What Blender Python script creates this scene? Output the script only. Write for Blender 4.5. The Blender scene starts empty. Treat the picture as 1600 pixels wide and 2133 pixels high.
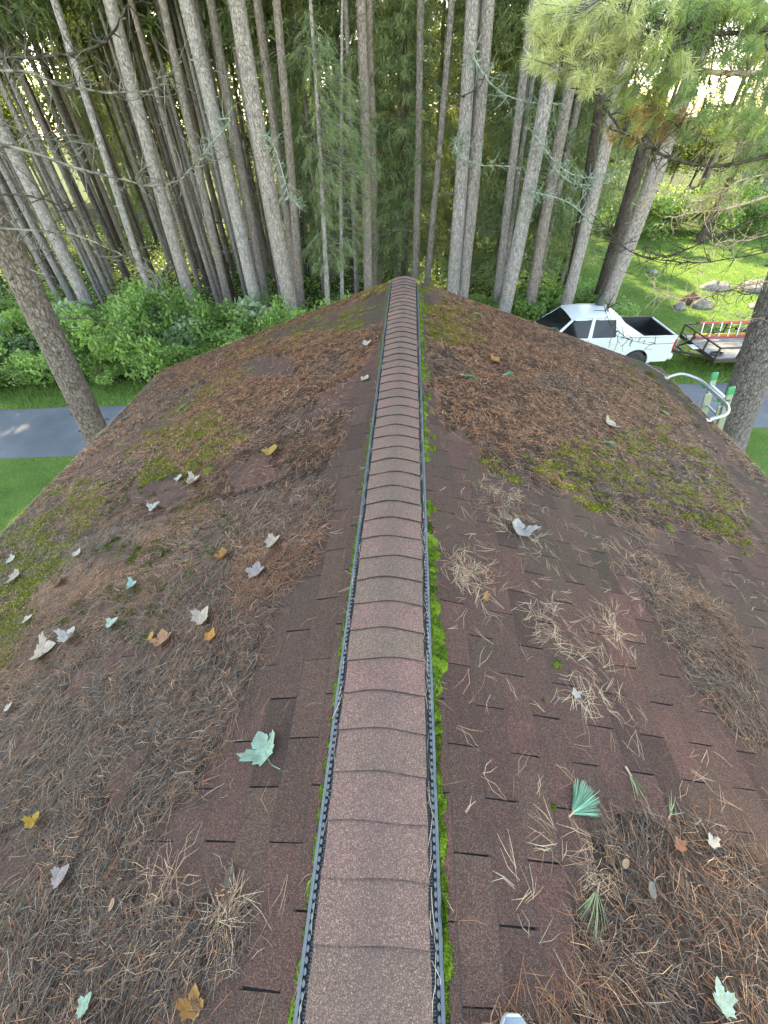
import bpy, math, random
import numpy as np
from mathutils import Vector, Matrix
R = math.radians
rnd = random.Random(7)
rng = np.random.default_rng(11)
scene = bpy.context.scene
col = scene.collection

# ------------------------------------------------------------------ camera, sky, sun, exposure
RZ, HC = 5.33, 1.67                       # ridge height above the ground, eye height above the ridge
FPX, PITCH, YAW, ROLL = 845.06, .7721, .07416, -.03569
CAM = np.array([.0768, 0., RZ + HC])
cp, sp = math.cos(PITCH), math.sin(PITCH)
FW = np.array([-math.sin(YAW)*cp, math.cos(YAW)*cp, -sp])
RT0 = np.array([math.cos(YAW), math.sin(YAW), 0.]); UP0 = np.cross(RT0, FW)
RT = RT0*math.cos(ROLL) + UP0*math.sin(ROLL); UPV = -RT0*math.sin(ROLL) + UP0*math.cos(ROLL)
cd = bpy.data.cameras.new('camera'); cam = bpy.data.objects.new('camera', cd); col.objects.link(cam)
m = Matrix.Identity(4)
for i in range(3):
    m[i][0], m[i][1], m[i][2], m[i][3] = RT[i], UPV[i], -FW[i], CAM[i]
cam.matrix_world = m
cd.sensor_fit = 'VERTICAL'; cd.sensor_height = 24.; cd.lens = 24.*FPX/2133.; cd.clip_start = .05; cd.clip_end = 2000
scene.camera = cam

SUN_AZ, SUN_EL = R(-14), R(44)             # azimuth from +Y towards +X
w = bpy.data.worlds.new('World'); scene.world = w; w.use_nodes = True
nt = w.node_tree; bg = nt.nodes['Background']
sky = nt.nodes.new('ShaderNodeTexSky'); sky.sky_type = 'NISHITA'; sky.sun_disc = False
sky.sun_elevation = SUN_EL; sky.sun_rotation = SUN_AZ; sky.dust_density = .4; sky.ozone_density = 1.2; sky.air_density = .9
nt.links.new(sky.outputs[0], bg.inputs[0]); bg.inputs[1].default_value = .15
sd = bpy.data.lights.new('sun', 'SUN'); sd.energy = 2.2; sd.angle = R(.6); sd.color = (1, .93, .80)
sun = bpy.data.objects.new('sun', sd); col.objects.link(sun)
sdir = Vector((math.sin(SUN_AZ)*math.cos(SUN_EL), math.cos(SUN_AZ)*math.cos(SUN_EL), math.sin(SUN_EL)))
sun.rotation_euler = sdir.to_track_quat('Z', 'Y').to_euler(); sun.location = (20, 40, 40)
vs = scene.view_settings
vs.view_transform = 'Standard'; vs.look = 'None'; vs.gamma = 1; vs.use_curve_mapping = False
vs.exposure = 3.4
try:
    vs.use_white_balance = True; vs.white_balance_temperature = 9900; vs.white_balance_tint = 10
except Exception: pass
scene.render.engine = 'CYCLES'
scene.cycles.max_bounces = 6; scene.cycles.diffuse_bounces = 3; scene.cycles.glossy_bounces = 2
scene.cycles.transmission_bounces = 3; scene.cycles.transparent_max_bounces = 6
scene.cycles.use_denoising = True

def ray(x, y):
    d = FW + RT*(x-800)/FPX + UPV*(1066.5-y)/FPX
    return d/np.linalg.norm(d)
def on_ground(x, y, z=0.):
    d = ray(x, y); return CAM + d*(z-CAM[2])/d[2]
def at_y(x, y, Y):
    d = ray(x, y); return CAM + d*(Y-CAM[1])/d[1]
def depth(P): return float((np.asarray(P)-CAM) @ FW)
def project(P):
    d = np.asarray(P)-CAM; z = d @ FW
    return 800+FPX*(d @ RT)/z, 1066.5-FPX*(d @ UPV)/z, z

# ------------------------------------------------------------------ mesh helpers
class MB:
    """collects vertices and faces (arrays) and links them as ONE mesh object"""
    def __init__(s): s.v = []; s.f = []; s.n = 0; s.c = []; s.hasc = False
    def add(s, V, F, c=None):
        V = np.asarray(V, float); s.v.append(V)
        s.f.append((np.asarray(F, int)+s.n)); s.n += len(V)
        if c is not None:
            s.hasc = True; c = np.asarray(c, float)
            if c.ndim == 1: c = np.tile(c, (len(V), 1))
        else: c = np.full((len(V), 3), .5)
        s.c.append(c)
    def box(s, c, d, rot=None):
        x, y, z = np.asarray(d)/2
        V = np.array([[a, b, e] for a in (-x, x) for b in (-y, y) for e in (-z, z)])
        if rot is not None: V = V @ np.array(rot).T
        s.add(V+np.asarray(c), [[0, 1, 3, 2], [4, 6, 7, 5], [0, 4, 5, 1], [2, 3, 7, 6], [0, 2, 6, 4], [1, 5, 7, 3]])
    def bar(s, a, b, wd, ht, up=(0, 0, 1)):
        a = np.asarray(a, float); b = np.asarray(b, float); d = b-a; L = np.linalg.norm(d); d /= L
        u = np.asarray(up, float); sd_ = np.cross(d, u); sd_ /= np.linalg.norm(sd_); u = np.cross(sd_, d)
        s.box((a+b)/2, (L, wd, ht), np.stack([d, sd_, u], 1))
    def tube(s, P, r, n=6, cap=True, c=None):
        P = np.asarray(P, float); k = len(P); r = np.broadcast_to(np.asarray(r, float), (k,))
        T = np.gradient(P, axis=0); T /= np.linalg.norm(T, axis=1)[:, None]+1e-9
        ref = np.array([0, 0, 1.]) if abs(T[0, 2]) < .9 else np.array([1., 0, 0])
        rings = []
        a = np.arange(n)*2*np.pi/n
        U = ref
        for i in range(k):
            U = U-T[i]*(U @ T[i]); nu = np.linalg.norm(U)
            U = U/nu if nu > 1e-6 else np.array([1., 0, 0]); W_ = np.cross(T[i], U)
            rings.append(P[i]+r[i]*(np.cos(a)[:, None]*U+np.sin(a)[:, None]*W_))
        V = np.concatenate(rings)
        i, j = np.meshgrid(np.arange(k-1), np.arange(n), indexing='ij'); i = i.ravel(); j = j.ravel(); j2 = (j+1) % n
        F = np.stack([i*n+j, i*n+j2, (i+1)*n+j2, (i+1)*n+j], 1)
        s.add(V, F, c)
        if cap and n >= 3:
            for e, base in ((0, 0), (1, (k-1)*n)):
                ctr = P[0] if e == 0 else P[-1]
                VV = np.concatenate([V[base:base+n], ctr[None]])
                jj = np.arange(n); FF = np.stack([jj, np.full(n, n), (jj+1) % n] if e else [(jj+1) % n, np.full(n, n), jj], 1)
                s.add(VV, FF, c)
    def grid(s, V, nu, nv, c=None, wrap=False):
        i, j = np.meshgrid(np.arange(nu-1), np.arange(nv if wrap else nv-1), indexing='ij'); i = i.ravel(); j = j.ravel(); j2 = (j+1) % nv
        s.add(V, np.stack([i*nv+j, (i+1)*nv+j, (i+1)*nv+j2, i*nv+j2], 1), c)
    def prism(s, poly, y0, y1, swap=lambda x, y, z: (x, y, z)):
        """polygon in x,z extruded along y"""
        n = len(poly)
        V = [swap(x, y0, z) for x, z in poly]+[swap(x, y1, z) for x, z in poly]
        s.add(V, [[i, (i+1) % n, n+(i+1) % n, n+i] for i in range(n)])
        s.ngon([swap(x, y0, z) for x, z in poly][::-1]); s.ngon([swap(x, y1, z) for x, z in poly])
    def ngon(s, pts): s.add(pts, [list(range(len(pts)))])
    def mesh(s, name, smooth=False):
        me = bpy.data.meshes.new(name)
        V = np.concatenate(s.v); me.vertices.add(len(V)); me.vertices.foreach_set('co', V.ravel().astype(np.float32))
        loops = np.concatenate([f.ravel() for f in s.f]); tot = np.concatenate([np.full(len(f), f.shape[1]) for f in s.f])
        st = np.concatenate([[0], np.cumsum(tot)[:-1]])
        me.loops.add(len(loops)); me.loops.foreach_set('vertex_index', loops.astype(np.int32))
        me.polygons.add(len(tot)); me.polygons.foreach_set('loop_start', st.astype(np.int32)); me.polygons.foreach_set('loop_total', tot.astype(np.int32))
        if s.hasc:
            at = me.color_attributes.new('Col', 'FLOAT_COLOR', 'POINT')
            cc = np.concatenate(s.c); cc = np.concatenate([cc, np.ones((len(cc), 1))], 1)
            at.data.foreach_set('color', cc.ravel().astype(np.float32))
        me.update(calc_edges=True)
        me.polygons.foreach_set('use_smooth', np.full(len(tot), bool(smooth)))
        return me
    def build(s, name, mat, parent=None, smooth=False, loc=None):
        return link(name, s.mesh(name, smooth), mat, parent, loc)
def link(name, me, mat=None, parent=None, loc=None, rot=None, scale=None):
    o = bpy.data.objects.new(name, me); col.objects.link(o)
    if mat is not None and me is not None and not me.materials: me.materials.append(mat)
    if parent is not None: o.parent = parent
    if loc is not None: o.location = loc
    if rot is not None: o.rotation_euler = rot
    if scale is not None: o.scale = scale if hasattr(scale, '__len__') else (scale,)*3
    return o
def tag(o, label=None, cat=None, group=None, kind=None):
    if label: o['label'] = label
    if cat: o['category'] = cat
    if group: o['group'] = group
    if kind: o['kind'] = kind
    return o
def empty(name, loc=(0, 0, 0), rz=0, label=None, cat=None, group=None):
    o = bpy.data.objects.new(name, None); col.objects.link(o); o.location = loc; o.rotation_euler = (0, 0, rz); o.empty_display_size = .2
    return tag(o, label, cat, group)
def bevel(o, wd=.01, seg=2):
    b = o.modifiers.new('bevel', 'BEVEL'); b.width = wd; b.segments = seg; b.limit_method = 'ANGLE'; b.angle_limit = R(35)
    return o
_lat = rng.random((64, 64))
def vnoise(x, y, sc=1., oct=3):
    x = np.asarray(x)*sc; y = np.asarray(y)*sc; t = 0; a = 1.; tot = 0
    for k in range(oct):
        xi = np.floor(x).astype(int); yi = np.floor(y).astype(int); fx = x-xi; fy = y-yi
        fx = fx*fx*(3-2*fx); fy = fy*fy*(3-2*fy)
        g = lambda i, j: _lat[(i+17*k) % 64, (j+29*k) % 64]
        t = t+a*((g(xi, yi)*(1-fx)+g(xi+1, yi)*fx)*(1-fy)+(g(xi, yi+1)*(1-fx)+g(xi+1, yi+1)*fx)*fy)
        tot += a; a *= .5; x = x*2.03; y = y*2.03
    return t/tot
def in_poly(px, py, poly):
    r = np.zeros(px.shape, bool); n = len(poly)
    for i in range(n):
        x0, y0 = poly[i]; x1, y1 = poly[(i+1) % n]
        if y0 == y1: continue
        c = ((y0 > py) != (y1 > py)) & (px < (x1-x0)*(py-y0)/(y1-y0)+x0)
        r ^= c
    return r
def smooth_line(P, k=6):
    """Catmull-Rom through the points"""
    P = np.asarray(P, float); Q = np.concatenate([[2*P[0]-P[1]], P, [2*P[-1]-P[-2]]]); out = []
    for i in range(len(P)-1):
        p0, p1, p2, p3 = Q[i:i+4]
        for t in np.arange(k)/k:
            out.append(.5*((2*p1)+(p2-p0)*t+(2*p0-5*p1+4*p2-p3)*t*t+(3*p1-p0-3*p2+p3)*t**3))
    return np.array(out+[P[-1]])

# ------------------------------------------------------------------ materials
class NT:
    def __init__(s, name):
        s.m = bpy.data.materials.new(name); s.m.use_nodes = True; s.t = s.m.node_tree; s.b = s.t.nodes['Principled BSDF']
    def n(s, typ, **kw):
        o = s.t.nodes.new('ShaderNode'+typ)
        for k, v in kw.items(): setattr(o, k, v)
        return o
    def l(s, a, b): s.t.links.new(a, b)
    def pos(s): return s.n('NewGeometry').outputs['Position']
    def objco(s): return s.n('TexCoord').outputs['Object']
    def math(s, op, a, b=None, c=None):
        o = s.n('Math', operation=op)
        for i, x in enumerate((a, b, c)):
            if x is None: continue
            if isinstance(x, (int, float)): o.inputs[i].default_value = x
            else: s.l(x, o.inputs[i])
        return o.outputs[0]
    def noise(s, co, sc, det=3., rough=.55, scale3=None):
        if scale3:
            mp = s.n('Mapping'); mp.inputs['Scale'].default_value = scale3; s.l(co, mp.inputs[0]); co = mp.outputs[0]
        o = s.n('TexNoise'); o.inputs['Scale'].default_value = sc; o.inputs['Detail'].default_value = det; o.inputs['Roughness'].default_value = rough
        s.l(co, o.inputs['Vector']); return o.outputs['Fac']
    def ramp(s, fac, stops, interp='LINEAR'):
        o = s.n('ValToRGB'); cr = o.color_ramp; cr.interpolation = interp
        while len(cr.elements) < len(stops): cr.elements.new(.5)
        for e, (p, c) in zip(cr.elements, stops): e.position = p; e.color = (*c, 1) if len(c) == 3 else c
        s.l(fac, o.inputs[0]); return o.outputs[0]
    def mix(s, fac, a, b, mode='MIX'):
        o = s.n('Mix', data_type='RGBA', blend_type=mode)
        for i, x in ((0, fac), (6, a), (7, b)):
            if isinstance(x, (int, float)): o.inputs[i].default_value = x
            elif isinstance(x, tuple): o.inputs[i].default_value = (*x, 1)
            else: s.l(x, o.inputs[i])
        return o.outputs[2]
    def base(s, c):
        if isinstance(c, tuple): s.b.inputs['Base Color'].default_value = (*c, 1)
        else: s.l(c, s.b.inputs['Base Color'])
    def rough(s, r, spec=None):
        if isinstance(r, (int, float)): s.b.inputs['Roughness'].default_value = r
        else: s.l(r, s.b.inputs['Roughness'])
        if spec is not None: s.b.inputs['Specular IOR Level'].default_value = spec
    def bump(s, h, strength=.5, dist=.01):
        o = s.n('Bump'); o.inputs['Strength'].default_value = strength; o.inputs['Distance'].default_value = dist
        s.l(h, o.inputs['Height']); s.l(o.outputs[0], s.b.inputs['Normal'])
def plain(name, c, rough=.5, metal=0., var=.12, sc=8., spec=.5, bump=0):
    k = NT(name); co = k.objco(); f = k.noise(co, sc, 4)
    k.base(k.ramp(f, [(.25, tuple(x*(1-var) for x in c)), (.75, tuple(min(1, x*(1+var)) for x in c))]))
    k.rough(rough, spec); k.b.inputs['Metallic'].default_value = metal
    if bump: k.bump(f, bump, .01)
    return k.m
def leafmat(name, c1, c2, trans=.35, rough=.5, use_col=False, spec=.35):
    """leaf: colour varied per leaf (attribute) or by place, part of the light comes through"""
    k = NT(name)
    if use_col:
        a = k.n('Attribute'); a.attribute_name = 'Col'; c = a.outputs['Color']
    else:
        oi = k.n('ObjectInfo'); f = k.noise(k.pos(), 1.3, 2); f2 = k.math('ADD', k.math('MULTIPLY', f, .8), k.math('MULTIPLY', oi.outputs['Random'], .25))
        a = k.n('Attribute'); a.attribute_name = 'Col'
        sep = k.n('SeparateColor'); k.l(a.outputs['Color'], sep.inputs[0])
        f3 = k.math('ADD', k.math('MULTIPLY', f2, .6), k.math('MULTIPLY', sep.outputs[0], .5))
        c = k.ramp(f3, [(.25, c1), (.85, c2)])
    k.base(c); k.rough(rough, spec)
    tr = k.n('BsdfTranslucent'); k.l(k.mix(1., c, (1., 1., .55), 'MULTIPLY'), tr.inputs[0])
    mx = k.n('MixShader'); mx.inputs[0].default_value = trans
    out = k.t.nodes['Material Output']; k.l(k.b.outputs[0], mx.inputs[1]); k.l(tr.outputs[0], mx.inputs[2]); k.l(mx.outputs[0], out.inputs[0])
    return k.m

SLOPE = .335; ANG = math.atan(SLOPE); CA, SA = math.cos(ANG), math.sin(ANG)
PZ = RZ-.035                                # apex of the two roof planes, under vent and caps
TAB, EXPO, V0, SLOT0 = .335, .140, .132, .022
YB, YF, VE = -3.2, 6.77, 4.52               # roof from back to far gable, slope length
def roof_pt(s, u, v, h=0.):
    """point on roof side s (-1 left, 1 right): u along the ridge, v down the slope, h above the surface"""
    u = np.asarray(u, float); v = np.asarray(v, float)
    return np.stack(np.broadcast_arrays(s*(v*CA+h*SA), u, PZ-v*SA+h*CA), -1)
def roof_px(x, y):
    """pixel -> side, u, v on the roof"""
    s = 1 if x > 835 else -1
    d = ray(x, y); t = (PZ-SLOPE*s*CAM[0]-CAM[2])/(d[2]+SLOPE*s*d[0]); P = CAM+t*d
    return s, P[1], s*P[0]/CA

def mat_shingle(name, cap=False):
    k = NT(name); P = k.pos()
    sx = k.n('SeparateXYZ'); k.l(P, sx.inputs[0])
    ax = k.math('ABSOLUTE', sx.outputs[0])
    if cap:
        oi = k.n('ObjectInfo'); tint = oi.outputs['Random']
        base = k.ramp(tint, [(0, (.186, .122, .100)), (.3, (.196, .122, .104)), (.5, (.178, .118, .096)), (.7, (.218, .122, .108)), (.85, (.180, .126, .098)), (1, (.168, .112, .094))])
    else:
        v = k.math('DIVIDE', ax, CA)
        course = k.math('FLOOR', k.math('DIVIDE', k.math('SUBTRACT', v, V0), EXPO))
        odd = k.math('MODULO', k.math('ADD', course, 100), 2)
        tab = k.math('FLOOR', k.math('DIVIDE', k.math('SUBTRACT', sx.outputs[1], k.math('ADD', SLOT0, k.math('MULTIPLY', odd, TAB/2))), TAB))
        cb = k.n('CombineXYZ'); k.l(course, cb.inputs[0]); k.l(tab, cb.inputs[1]); k.l(k.math('SIGN', sx.outputs[0]), cb.inputs[2])
        wn = k.n('TexWhiteNoise', noise_dimensions='3D'); k.l(cb.outputs[0], wn.inputs[0]); tint = wn.outputs[0]
        base = k.ramp(tint, [(0, (.058, .036, .030)), (.2, (.098, .055, .046)), (.4, (.078, .050, .040)), (.6, (.120, .060, .051)), (.75, (.085, .050, .042)), (.88, (.092, .060, .045)), (1, (.108, .063, .052))])
    # soft mottling across the pieces, granules, weather stains
    blot = k.noise(P, 9, 4, .6)
    base = k.mix(k.math('MULTIPLY', k.math('SUBTRACT', blot, .35), .8 if cap else 1.1), base, (.125, .090, .072) if cap else (.060, .040, .032))
    vo = k.n('TexVoronoi'); vo.inputs['Scale'].default_value = 430 if cap else 400; k.l(P, vo.inputs['Vector'])
    sc = k.n('SeparateColor'); k.l(vo.outputs['Color'], sc.inputs[0])
    lo, hi = ((.50, .48, .48), (2.2, 2.05, 1.9)) if cap else ((.42, .40, .40), (2.1, 1.95, 1.8))
    gr = k.ramp(sc.outputs[0], [(0, lo), (.35, (.75, .73, .72)), (.7, (1.05, 1.03, 1.0)), (.88, (1.3, 1.25, 1.2)), (1, hi)])
    colr = k.mix(1., base, gr, 'MULTIPLY')
    if cap:
        # grey wear where the granules are lost along the top of the ridge
        wear = k.math('MULTIPLY', k.math('SUBTRACT', 1., k.math('MULTIPLY', ax, 9.)), k.noise(P, 5, 4, .6)); wear = k.math('MAXIMUM', wear, 0.)
        colr = k.mix(k.math('MULTIPLY', wear, .55), colr, (.095, .072, .058))
    else:
        alg = k.ramp(k.noise(P, .8, 5, .62), [(.46, (0, 0, 0)), (.62, (1, 1, 1))])
        far = k.math('MULTIPLY', k.math('ADD', k.math('MULTIPLY', ax, .16), k.math('MULTIPLY', sx.outputs[1], .06)), 1.)
        colr = k.mix(k.math('MINIMUM', k.math('MULTIPLY', alg, far), .75), colr, (.052, .050, .030))
    k.base(colr); k.rough(.93, .18)
    hgt = k.math('ADD', k.math('MULTIPLY', sc.outputs[1], .6), k.math('MULTIPLY', vo.outputs['Distance'], -1.5))
    k.bump(hgt, .55, .0016)
    return k.m
M = {}
M['shingle'] = mat_shingle('shingle_granules'); M['cap'] = mat_shingle('cap_granules', True)
M['bitumen_shade'] = plain('bitumen_edge_shade', (.018, .016, .016), .85, var=.5, sc=60)  # asphalt black of cut edges, doubling as painted contact shadow along the joints
M['deck'] = plain('roof_underlay', (.012, .011, .011), .9)
M['vent'] = plain('vent_plastic', (.075, .095, .105), .42, var=.25, sc=30)
M['vent_dark'] = plain('vent_plastic_black', (.016, .018, .020), .5)
M['trim'] = plain('painted_trim', (.32, .25, .20), .6)
M['alu'] = plain('brushed_aluminium', (.46, .49, .49), .40, .85, .08, 40)
M['green_plastic'] = plain('green_plastic', (.02, .24, .10), .4)
M['rubber'] = plain('black_rubber', (.02, .02, .021), .7)
M['white_paint'] = plain('white_car_paint', (.52, .57, .57), .25, var=.02, sc=2)
M['black_plastic'] = plain('black_plastic', (.022, .023, .025), .5)
M['chrome'] = plain('chrome', (.7, .7, .72), .15, 1.)
M['red_lens'] = plain('red_lens', (.45, .02, .02), .2)
M['red_fibre'] = plain('red_fibreglass', (.42, .075, .065), .5, var=.25, sc=5)
M['yellow_fibre'] = plain('yellow_fibreglass', (.75, .50, .06), .45)
M['steel'] = plain('rusty_black_steel', (.045, .035, .030), .6, .3, .5, 12)
M['rope'] = plain('cord', (.35, .34, .30), .9)
def mk_glass():
    k = NT('tinted_glass'); k.base((.008, .010, .012)); k.rough(.06, .35); return k.m
M['glass'] = mk_glass()
def mk_needles():
    k = NT('dry_needles'); a = k.n('Attribute'); a.attribute_name = 'Col'; k.base(a.outputs['Color']); k.rough(.62, .3); return k.m
M['needles'] = mk_needles()
def mk_mat():
    k = NT('needle_mat'); P = k.pos(); f = k.noise(P, 55, 4, .7); g = k.noise(P, 2.2, 3)
    c = k.ramp(f, [(.34, (.008, .006, .005)), (.55, (.030, .019, .014)), (.78, (.095, .055, .036))])
    c = k.mix(k.math('MULTIPLY', g, .3), c, (.045, .034, .027)); k.base(c); k.rough(.95, .1); k.bump(f, .9, .012); return k.m
M['mat'] = mk_mat()
def mk_moss():
    k = NT('moss'); P = k.pos(); f = k.noise(P, 140, 3, .7); a = k.n('Attribute'); a.attribute_name = 'Col'
    c = k.mix(1., a.outputs['Color'], k.ramp(f, [(.3, (.55, .55, .5)), (.7, (1.5, 1.45, 1.3))]), 'MULTIPLY')
    k.base(c); k.rough(.95, .1); k.bump(f, .8, .006); return k.m
M['moss'] = mk_moss()
def mk_leaf_litter():
    k = NT('fallen_leaf'); oi = k.n('ObjectInfo'); co = k.objco()
    f = k.noise(co, 5, 4, .6); f2 = k.noise(co, 13, 3)
    c = k.mix(1., oi.outputs['Color'], k.ramp(f, [(.3, (.72, .70, .66)), (.62, (1.05, 1.04, 1.02))]), 'MULTIPLY')
    c = k.mix(k.ramp(f2, [(.62, (0, 0, 0)), (.68, (1, 1, 1))]), c, (.14, .075, .03))
    sx = k.n('SeparateXYZ'); k.l(co, sx.inputs[0]); yy = k.math('SUBTRACT', sx.outputs[1], .05)
    an = k.math('ARCTAN2', sx.outputs[0], yy); vein = k.math('ABSOLUTE', k.math('SINE', k.math('MULTIPLY', an, 3.6))); c = k.mix(k.math('MULTIPLY', k.math('LESS_THAN', vein, .13), .45), c, (.30, .20, .09))
    c = k.mix(k.ramp(k.noise(co, 2.4, 4, .6), [(.52, (0, 0, 0)), (.66, (.75, .75, .75))]), c, k.mix(1., c, (.75, .52, .34), 'MULTIPLY'))
    k.base(c); k.rough(.6, .25); k.bump(f, .4, .003)
    tr = k.n('BsdfTranslucent'); k.l(c, tr.inputs[0]); mx = k.n('MixShader'); mx.inputs[0].default_value = .2
    k.l(k.b.outputs[0], mx.inputs[1]); k.l(tr.outputs[0], mx.inputs[2]); k.l(mx.outputs[0], k.t.nodes['Material Output'].inputs[0])
    return k.m
M['fallen'] = mk_leaf_litter()
def mk_bark(name, dark, light, lich=.25):
    k = NT(name); co = k.objco(); P = k.pos()
    pl = k.noise(co, 1., 6, .7, (15, 15, 6.5)); fine = k.noise(co, 1., 4, .75, (70, 70, 45))
    vo = k.n('TexVoronoi', feature='DISTANCE_TO_EDGE'); mp = k.n('Mapping'); mp.inputs['Scale'].default_value = (22, 22, 9); k.l(co, mp.inputs[0])
    wob = k.n('VectorMath', operation='ADD'); sc = k.n('VectorMath', operation='SCALE'); sc.inputs['Scale'].default_value = .7
    nz = k.n('TexNoise'); nz.inputs['Scale'].default_value = 5; k.l(mp.outputs[0], nz.inputs['Vector']); k.l(nz.outputs['Color'], sc.inputs[0])
    k.l(mp.outputs[0], wob.inputs[0]); k.l(sc.outputs[0], wob.inputs[1]); k.l(wob.outputs[0], vo.inputs['Vector']); vo.inputs['Scale'].default_value = 1.
    crack = k.ramp(vo.outputs[0], [(.0, (0, 0, 0)), (.12, (1, 1, 1))])
    mid = tuple((a+b)/2 for a, b in zip(dark, light))
    c = k.ramp(pl, [(.28, dark), (.5, mid), (.7, light)])
    c = k.mix(k.math('MULTIPLY', k.math('SUBTRACT', 1., crack), .6), c, tuple(x*.45 for x in dark))
    c = k.mix(1., c, k.ramp(fine, [(.3, (.72, .72, .72)), (.7, (1.25, 1.25, 1.25))]), 'MULTIPLY')
    li = k.ramp(k.noise(P, 2.3, 5, .7), [(.52, (0, 0, 0)), (.66, (1, 1, 1))])
    c = k.mix(k.math('MULTIPLY', li, lich), c, (.20, .25, .19))
    oi = k.n('ObjectInfo'); c = k.mix(1., c, k.ramp(oi.outputs['Random'], [(0, (.74, .70, .66)), (.3, (1.05, 1.05, 1.06)), (.55, (.95, .86, .78)), (.8, (1.18, 1.18, 1.18)), (1, (.82, .84, .86))]), 'MULTIPLY')
    k.base(c); k.rough(.92, .12)
    k.bump(k.math('ADD', k.math('MULTIPLY', crack, .7), k.math('MULTIPLY', pl, .8)), .8, .03); return k.m
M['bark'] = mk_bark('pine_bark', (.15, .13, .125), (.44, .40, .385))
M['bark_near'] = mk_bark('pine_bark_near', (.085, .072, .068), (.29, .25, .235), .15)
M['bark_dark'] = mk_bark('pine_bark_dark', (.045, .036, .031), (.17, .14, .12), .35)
def mk_twig(name, c1, c2):
    k = NT(name); f = k.noise(k.pos(), 9, 4, .6); k.base(k.ramp(f, [(.38, c1), (.6, c2)])); k.rough(.9, .1); return k.m
M['twig'] = mk_twig('dead_twig', (.060, .047, .038), (.20, .20, .165))
M['twig_dark'] = mk_twig('dark_twig', (.028, .022, .018), (.08, .068, .055))
M['twig_pale'] = mk_twig('pale_branch', (.26, .19, .13), (.46, .37, .27))  # sun on the bare right-hand branches is painted into this pale tone
M['lichen'] = mk_twig('lichen', (.15, .185, .145), (.30, .36, .29))
M['foliage'] = leafmat('pine_foliage', (.055, .092, .048), (.19, .25, .105), .4)
M['foliage_light'] = leafmat('young_pine_foliage', (.10, .16, .09), (.28, .36, .18), .4)
M['bough'] = leafmat('bough_needles', None, None, .38, .45, True)
M['leaf'] = leafmat('shrub_leaves', (.085, .180, .045), (.31, .50, .15), .45, .42, False, .5)
M['leaf_pale'] = leafmat('pale_shrub_leaves', (.13, .22, .11), (.36, .46, .28), .35, .4, False, .5)
M['leaf_far'] = leafmat('sunlit_broadleaf', (.09, .15, .03), (.26, .33, .07), .5)
M['grassblade'] = leafmat('grass_blades', (.065, .140, .032), (.20, .33, .085), .45)
def mk_asphalt():
    k = NT('asphalt'); P = k.pos(); g = k.noise(P, 90, 3, .7); b = k.noise(P, .55, 5, .6)
    c = k.ramp(b, [(.3, (.056, .068, .082)), (.7, (.105, .122, .142))]); c = k.mix(1., c, k.ramp(g, [(.3, (.75, .75, .75)), (.75, (1.3, 1.3, 1.3))]), 'MULTIPLY')
    k.base(c); k.rough(.72, .4); k.bump(g, .5, .004); return k.m
M['asphalt'] = mk_asphalt()
def mk_ground(name, a, b, c_):
    k = NT(name); P = k.pos(); f = k.noise(P, .7, 6, .65); g = k.noise(P, 28, 4, .7)
    c = k.ramp(f, [(.3, a), (.52, b), (.72, c_)]); c = k.mix(1., c, k.ramp(g, [(.25, (.45, .45, .45)), (.75, (1.5, 1.5, 1.5))]), 'MULTIPLY')
    k.base(c); k.rough(.97, .08); k.bump(g, .8, .03); return k.m
M['duff'] = mk_ground('forest_floor', (.030, .045, .018), (.05, .075, .026), (.075, .055, .033))
M['turf'] = mk_ground('turf', (.055, .105, .026), (.085, .155, .036), (.125, .170, .055))
def mk_wood():
    k = NT('weathered_plank'); co = k.objco(); f = k.noise(co, 1., 6, .7, (1.2, 26, 26)); oi = k.n('ObjectInfo')
    c = k.ramp(f, [(.3, (.06, .055, .05)), (.5, (.20, .19, .17)), (.68, (.38, .365, .34))])
    c = k.mix(k.math('MULTIPLY', oi.outputs['Random'], .35), c, (.24, .25, .25)); k.base(c); k.rough(.85, .2); k.bump(f, .5, .006); return k.m
M['plank'] = mk_wood()
def mk_rock():
    k = NT('boulder'); co = k.objco(); f = k.noise(co, 4, 7, .65); g = k.noise(co, 16, 4, .6)
    c = k.ramp(f, [(.35, (.09, .088, .082)), (.55, (.21, .207, .20)), (.7, (.33, .325, .31))]); k.base(c); k.rough(.9, .2); k.bump(k.math('ADD', f, k.math('MULTIPLY', g, .4)), .8, .05); return k.m
M['rock'] = mk_rock()
M['wall'] = plain('wall_siding', (.33, .27, .21), .8)

# ------------------------------------------------------------------ the setting
def sheet(name, pts, z, mat, sub=1):
    b = MB(); b.ngon([(x, y, z) for x, y in pts]); o = b.build(name, mat); tag(o, kind='structure'); return o
sheet('ground', [(-300, -150), (300, -150), (300, 500), (-300, 500)], -.004, M['duff'])
def road_y(x, far): return (12.95 if far else 10.05)+.058*x+.35*math.sin(x*.09+.4)*(1 if not far else .8)
xs = np.linspace(-60, 60, 61)
b = MB(); V = []
for x in xs: V += [(x, road_y(x, 0)+.07*vnoise(x, 3., 1.7), .008), (x, road_y(x, 1)+.07*vnoise(x, 9., 1.7), .008)]
b.grid(np.array(V), 61, 2); tag(b.build('road', M['asphalt']), kind='structure')
b = MB(); V = []
for x in xs: V += [(x, -40, .0), (x, road_y(x, 0)+.2, .0)]
b.grid(np.array(V), 61, 2); o = b.build('lawn', M['turf']); tag(o, kind='structure')
b = MB(); V = []
for x in xs:
    far = 14.4+.05*x if x < 3 else (16.5 if x < 6 else 38+.1*x)
    V += [(x, road_y(x, 1)-.2, .002), (x, far, .002)]
b.grid(np.array(V), 61, 2); o = b.build('verge', M['turf']); tag(o, kind='structure')

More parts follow.
